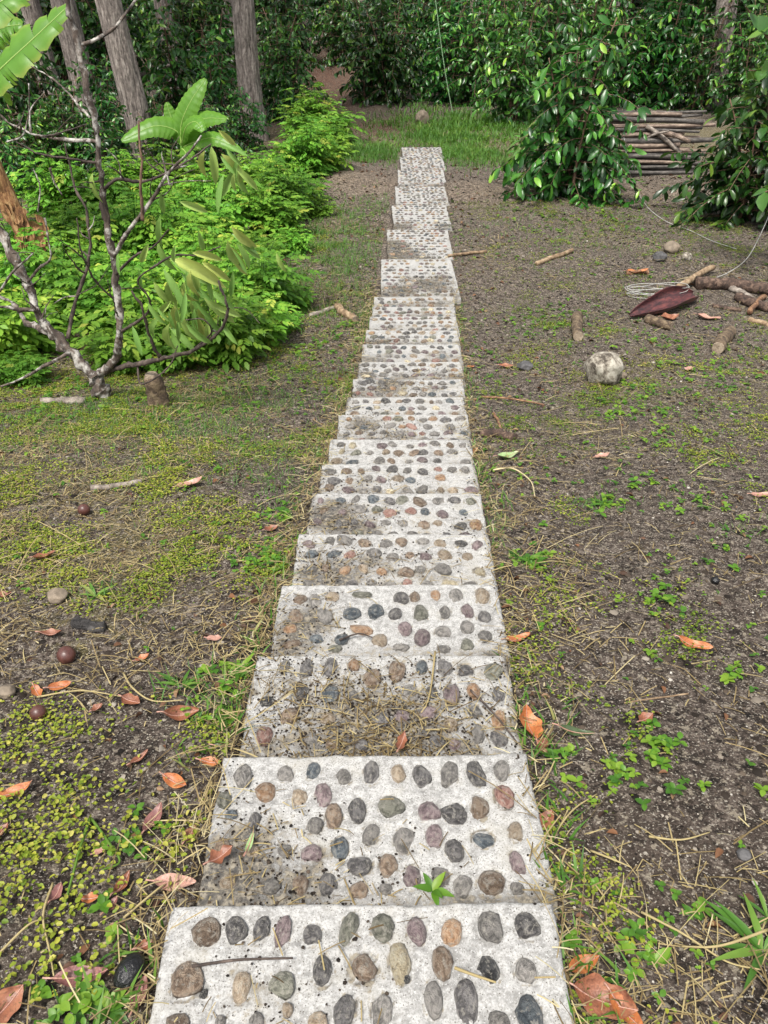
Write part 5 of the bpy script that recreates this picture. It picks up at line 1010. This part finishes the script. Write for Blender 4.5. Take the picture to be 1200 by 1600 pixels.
# growth and straw creeping along both sides of the slabs
r_ = np.random.default_rng(71); n = 3000; y = .5 + 7.4 * r_.random(n) ** 1.2; sd = np.where(r_.random(n) < .62, -1, 1); x = xpath(y) + sd * (.405 + np.abs(r_.normal(size=n)) * .07)
k = r_.random(n) < fbm(x * 2.1 + sd * 7, y * 2.1, 3, 61.) * 2.4 - .85; x, y, sd = x[k], y[k], sd[k]; n = len(x); az = r_.uniform(0, 6.3, n); lean = r_.uniform(.1, 1.3, n); h = r_.uniform(.025, .085, n)
make_stuff('edge_grass', BT, BF, x, y, ground(x, y) - .004, frames(np.stack([np.cos(az) * lean - sd * .2, np.sin(az) * lean, np.ones(n)], 1), np.stack([-np.cos(az), -np.sin(az), np.full(n, .2)], 1)), np.stack([h * 1.3 + .03, h, h], 1), np.clip(r_.normal(size=n) * .3 + .45, 0, 1), 'grass', 'grass blades growing along both sides of the slabs', 'grass')
r_ = np.random.default_rng(72); n = 3600; y = .5 + 7.4 * r_.random(n) ** 1.2; sd = np.where(r_.random(n) < .6, -1, 1); x = xpath(y) + sd * (.38 + np.abs(r_.normal(size=n)) * .07); zz, on = surf(x, y); L_ = r_.lognormal(-3.0, .6, n).clip(.015, .22)
make_stuff('edge_straw', ST, SF, x, y, zz + r_.uniform(.004, .03, n), rand_frames(r_, n, .35), straw_sc(r_, L_, y), r_.random(n), 'straw', 'straw caught along both sides of the slabs', 'straw')

# larger single plants near the camera
def rosette(px, py, n_, L_px, wr, label, mat, seed, up=.5, on=None, name='weed_plant'):
    g_ = gp(px, py)
    if on is not None: d = pray(px, py); t = (ZS[on] - ZC) / d[2]; g_ = d * t + np.array([0, 0, ZC])
    k = pxm(g_); e = empty(name, tuple(g_)); r_ = np.random.default_rng(seed)
    TV, TF = leaf_tpl([wr * .8, wr, wr * .7, wr * .35], [.2, .45, .7, .88], .35, .2)
    for q in range(n_):
        a = q * 2.4 + r_.uniform(-.4, .4); ax = np.array([[math.cos(a), math.sin(a), r_.uniform(.2, 1.) * up]]); V, F_ = batch(TV, TF, np.zeros((1, 3)), frames(ax, np.array([[0, 0, 1.]])), np.array([L_px * k * r_.uniform(.7, 1.15)]))
        obj('leaf', mesh_np('leaf', V, F_, M[mat], True, {'rnd': np.full(len(V), r_.random())}), e)
    return tag(e, label, 'plant')
rosette(1190, 1490, 14, 95, .07, 'green grass tuft with straw stalks at the right edge near the bottom', 'grass', 1, .7, None, 'grass_tuft')
rosette(1195, 1440, 8, 60, .07, 'smaller grass tuft at the right edge above the larger tuft', 'grass', 2, .8, None, 'grass_tuft')
rosette(676, 1392, 6, 32, .2, 'green sprout growing from the near edge of the second slab', 'weed', 3, 1.2, 1)
rosette(830, 884, 12, 24, .2, 'bright green weed clump on soil right of the fifth slab', 'weed', 4, 1.)
rosette(170, 1580, 10, 42, .22, 'green weed with oval leaves at the bottom left', 'weed', 5, .7)
rosette(1022, 1508, 10, 30, .26, 'green seedling with oval leaves on soil at the lower right', 'weed', 6, .7)
rosette(130, 1555, 7, 34, .28, 'small round-leaved weed left of the oval-leaved weed at the bottom', 'weed', 7, .7)
rosette(285, 1075, 10, 44, .07, 'grass tuft on the soil left of the third slab', 'grass', 8, .8, None, 'grass_tuft')
rosette(150, 935, 9, 30, .09, 'small grass tuft above the charred bark chunk', 'grass', 9, .8, None, 'grass_tuft')
rosette(375, 1050, 9, 34, .13, 'leafy weed against the left side of the third slab', 'weed', 10, .9)
rosette(1080, 1430, 5, 26, .3, 'round-leaved seedling alone on bare soil at the lower right', 'weed', 11, .4)
rosette(945, 790, 8, 34, .10, 'low green weed on bare soil right of the sixth slab', 'weed', 12, .4)
for q, (pts, lab, mat, rr) in enumerate([([(85, 1385), (72, 1440), (80, 1490), (92, 1540)], 'yellow dry stalk curving over the soil at the lower left', 'straw', .003), ([(1195, 1462), (1120, 1490), (1060, 1490)], 'yellow straw stalk arching out of the right edge tuft', 'straw', .0035), ([(1000, 1430), (1060, 1475), (1130, 1510), (1180, 1530)], 'long straw stalk crossing below the seedlings at right', 'straw', .003), ([(195, 1060), (210, 1085), (240, 1100), (290, 1105)], 'pale branching stalk on soil left of the third slab', 'straw', .0035), ([(60, 1095), (130, 1090), (200, 1097)], 'straight straw lying between the two brown avocados', 'straw', .003), ([(770, 738), (800, 738), (828, 755), (835, 782)], 'bent pale stalk below the pale green fallen leaf', 'cream_stem', .005), ([(143, 1285), (130, 1340), (105, 1420)], 'long green grass blade lying on the soil at lower left', 'grass', .0045), ([(145, 1285), (175, 1330), (190, 1355), (165, 1375)], 'bent green grass blade beside the long green blade', 'grass', .004), ([(865, 1395), (880, 1345), (895, 1330)], 'straw stalk leaning by the right side of the second slab', 'straw', .003), ([(850, 1330), (890, 1280), (930, 1250)], 'straw stalk pointing away from the second slab', 'straw', .003), ([(1010, 1318), (1060, 1322), (1105, 1310)], 'straight straw stalk on bare soil at the lower right', 'straw', .003), ([(920, 1340), (955, 1355), (985, 1360)], 'short pale straw on soil right of the second slab', 'straw', .003), ([(195, 1440), (250, 1400), (262, 1390)], 'straw beside the nearest slab, behind the black avocado', 'straw', .003), ([(5, 1500), (50, 1455), (75, 1440)], 'straw stalk at the lower left edge', 'straw', .003)]):
    P = np.array([gp(*p) + np.array([0, 0, .012 + .012 * (j % 2)]) for j, p in enumerate(pts)]); V, F_ = tube_np(P - P[0], np.linspace(rr, rr * .5, len(P)), 6, .1, q, 7)
    tag(obj('dry_stalk', mesh_np('dry_stalk', V, F_, M[mat], True, {'rnd': np.full(len(V), .75)}), None, tuple(P[0])), lab, 'stalk')
# dark stem lying over third slab and straw stalks on the slabs
for q, (pts, i, lab) in enumerate([([(735, 1078), (775, 1118), (808, 1160)], 2, 'thin dark stem across the right of the third slab'), ([(680, 1018), (674, 1070), (668, 1098)], 2, 'pale grass stalk standing on the third slab'), ([(300, 1510), (370, 1500), (458, 1497)], 0, 'brown twig lying on the left of the nearest slab'), ([(710, 1512), (745, 1525), (775, 1535)], 0, 'tan straw between pebbles on the right of the nearest slab'), ([(530, 1000), (560, 990), (582, 996)], 3, 'thin twig on the near edge of the fourth slab')]):
    P = []
    for j, p in enumerate(pts): d = pray(*p); t = (ZS[i] + .02 - ZC) / d[2]; P.append(d * t + np.array([0, 0, ZC]))
    P = np.array(P); V, F_ = tube_np(P - P[0], np.linspace(.0035, .002, len(P)), 6, .1, q, 7); tag(obj('twig', mesh_np('twig', V, F_, M['straw' if q in (1, 3) else 'dark_bark'], True, {'rnd': np.full(len(V), .6)}), None, tuple(P[0])), lab, 'twig')
tri = sum(len(p.vertices) - 2 for m_ in bpy.data.meshes for p in m_.polygons); print('triangles', tri, 'objects', len(bpy.data.objects))
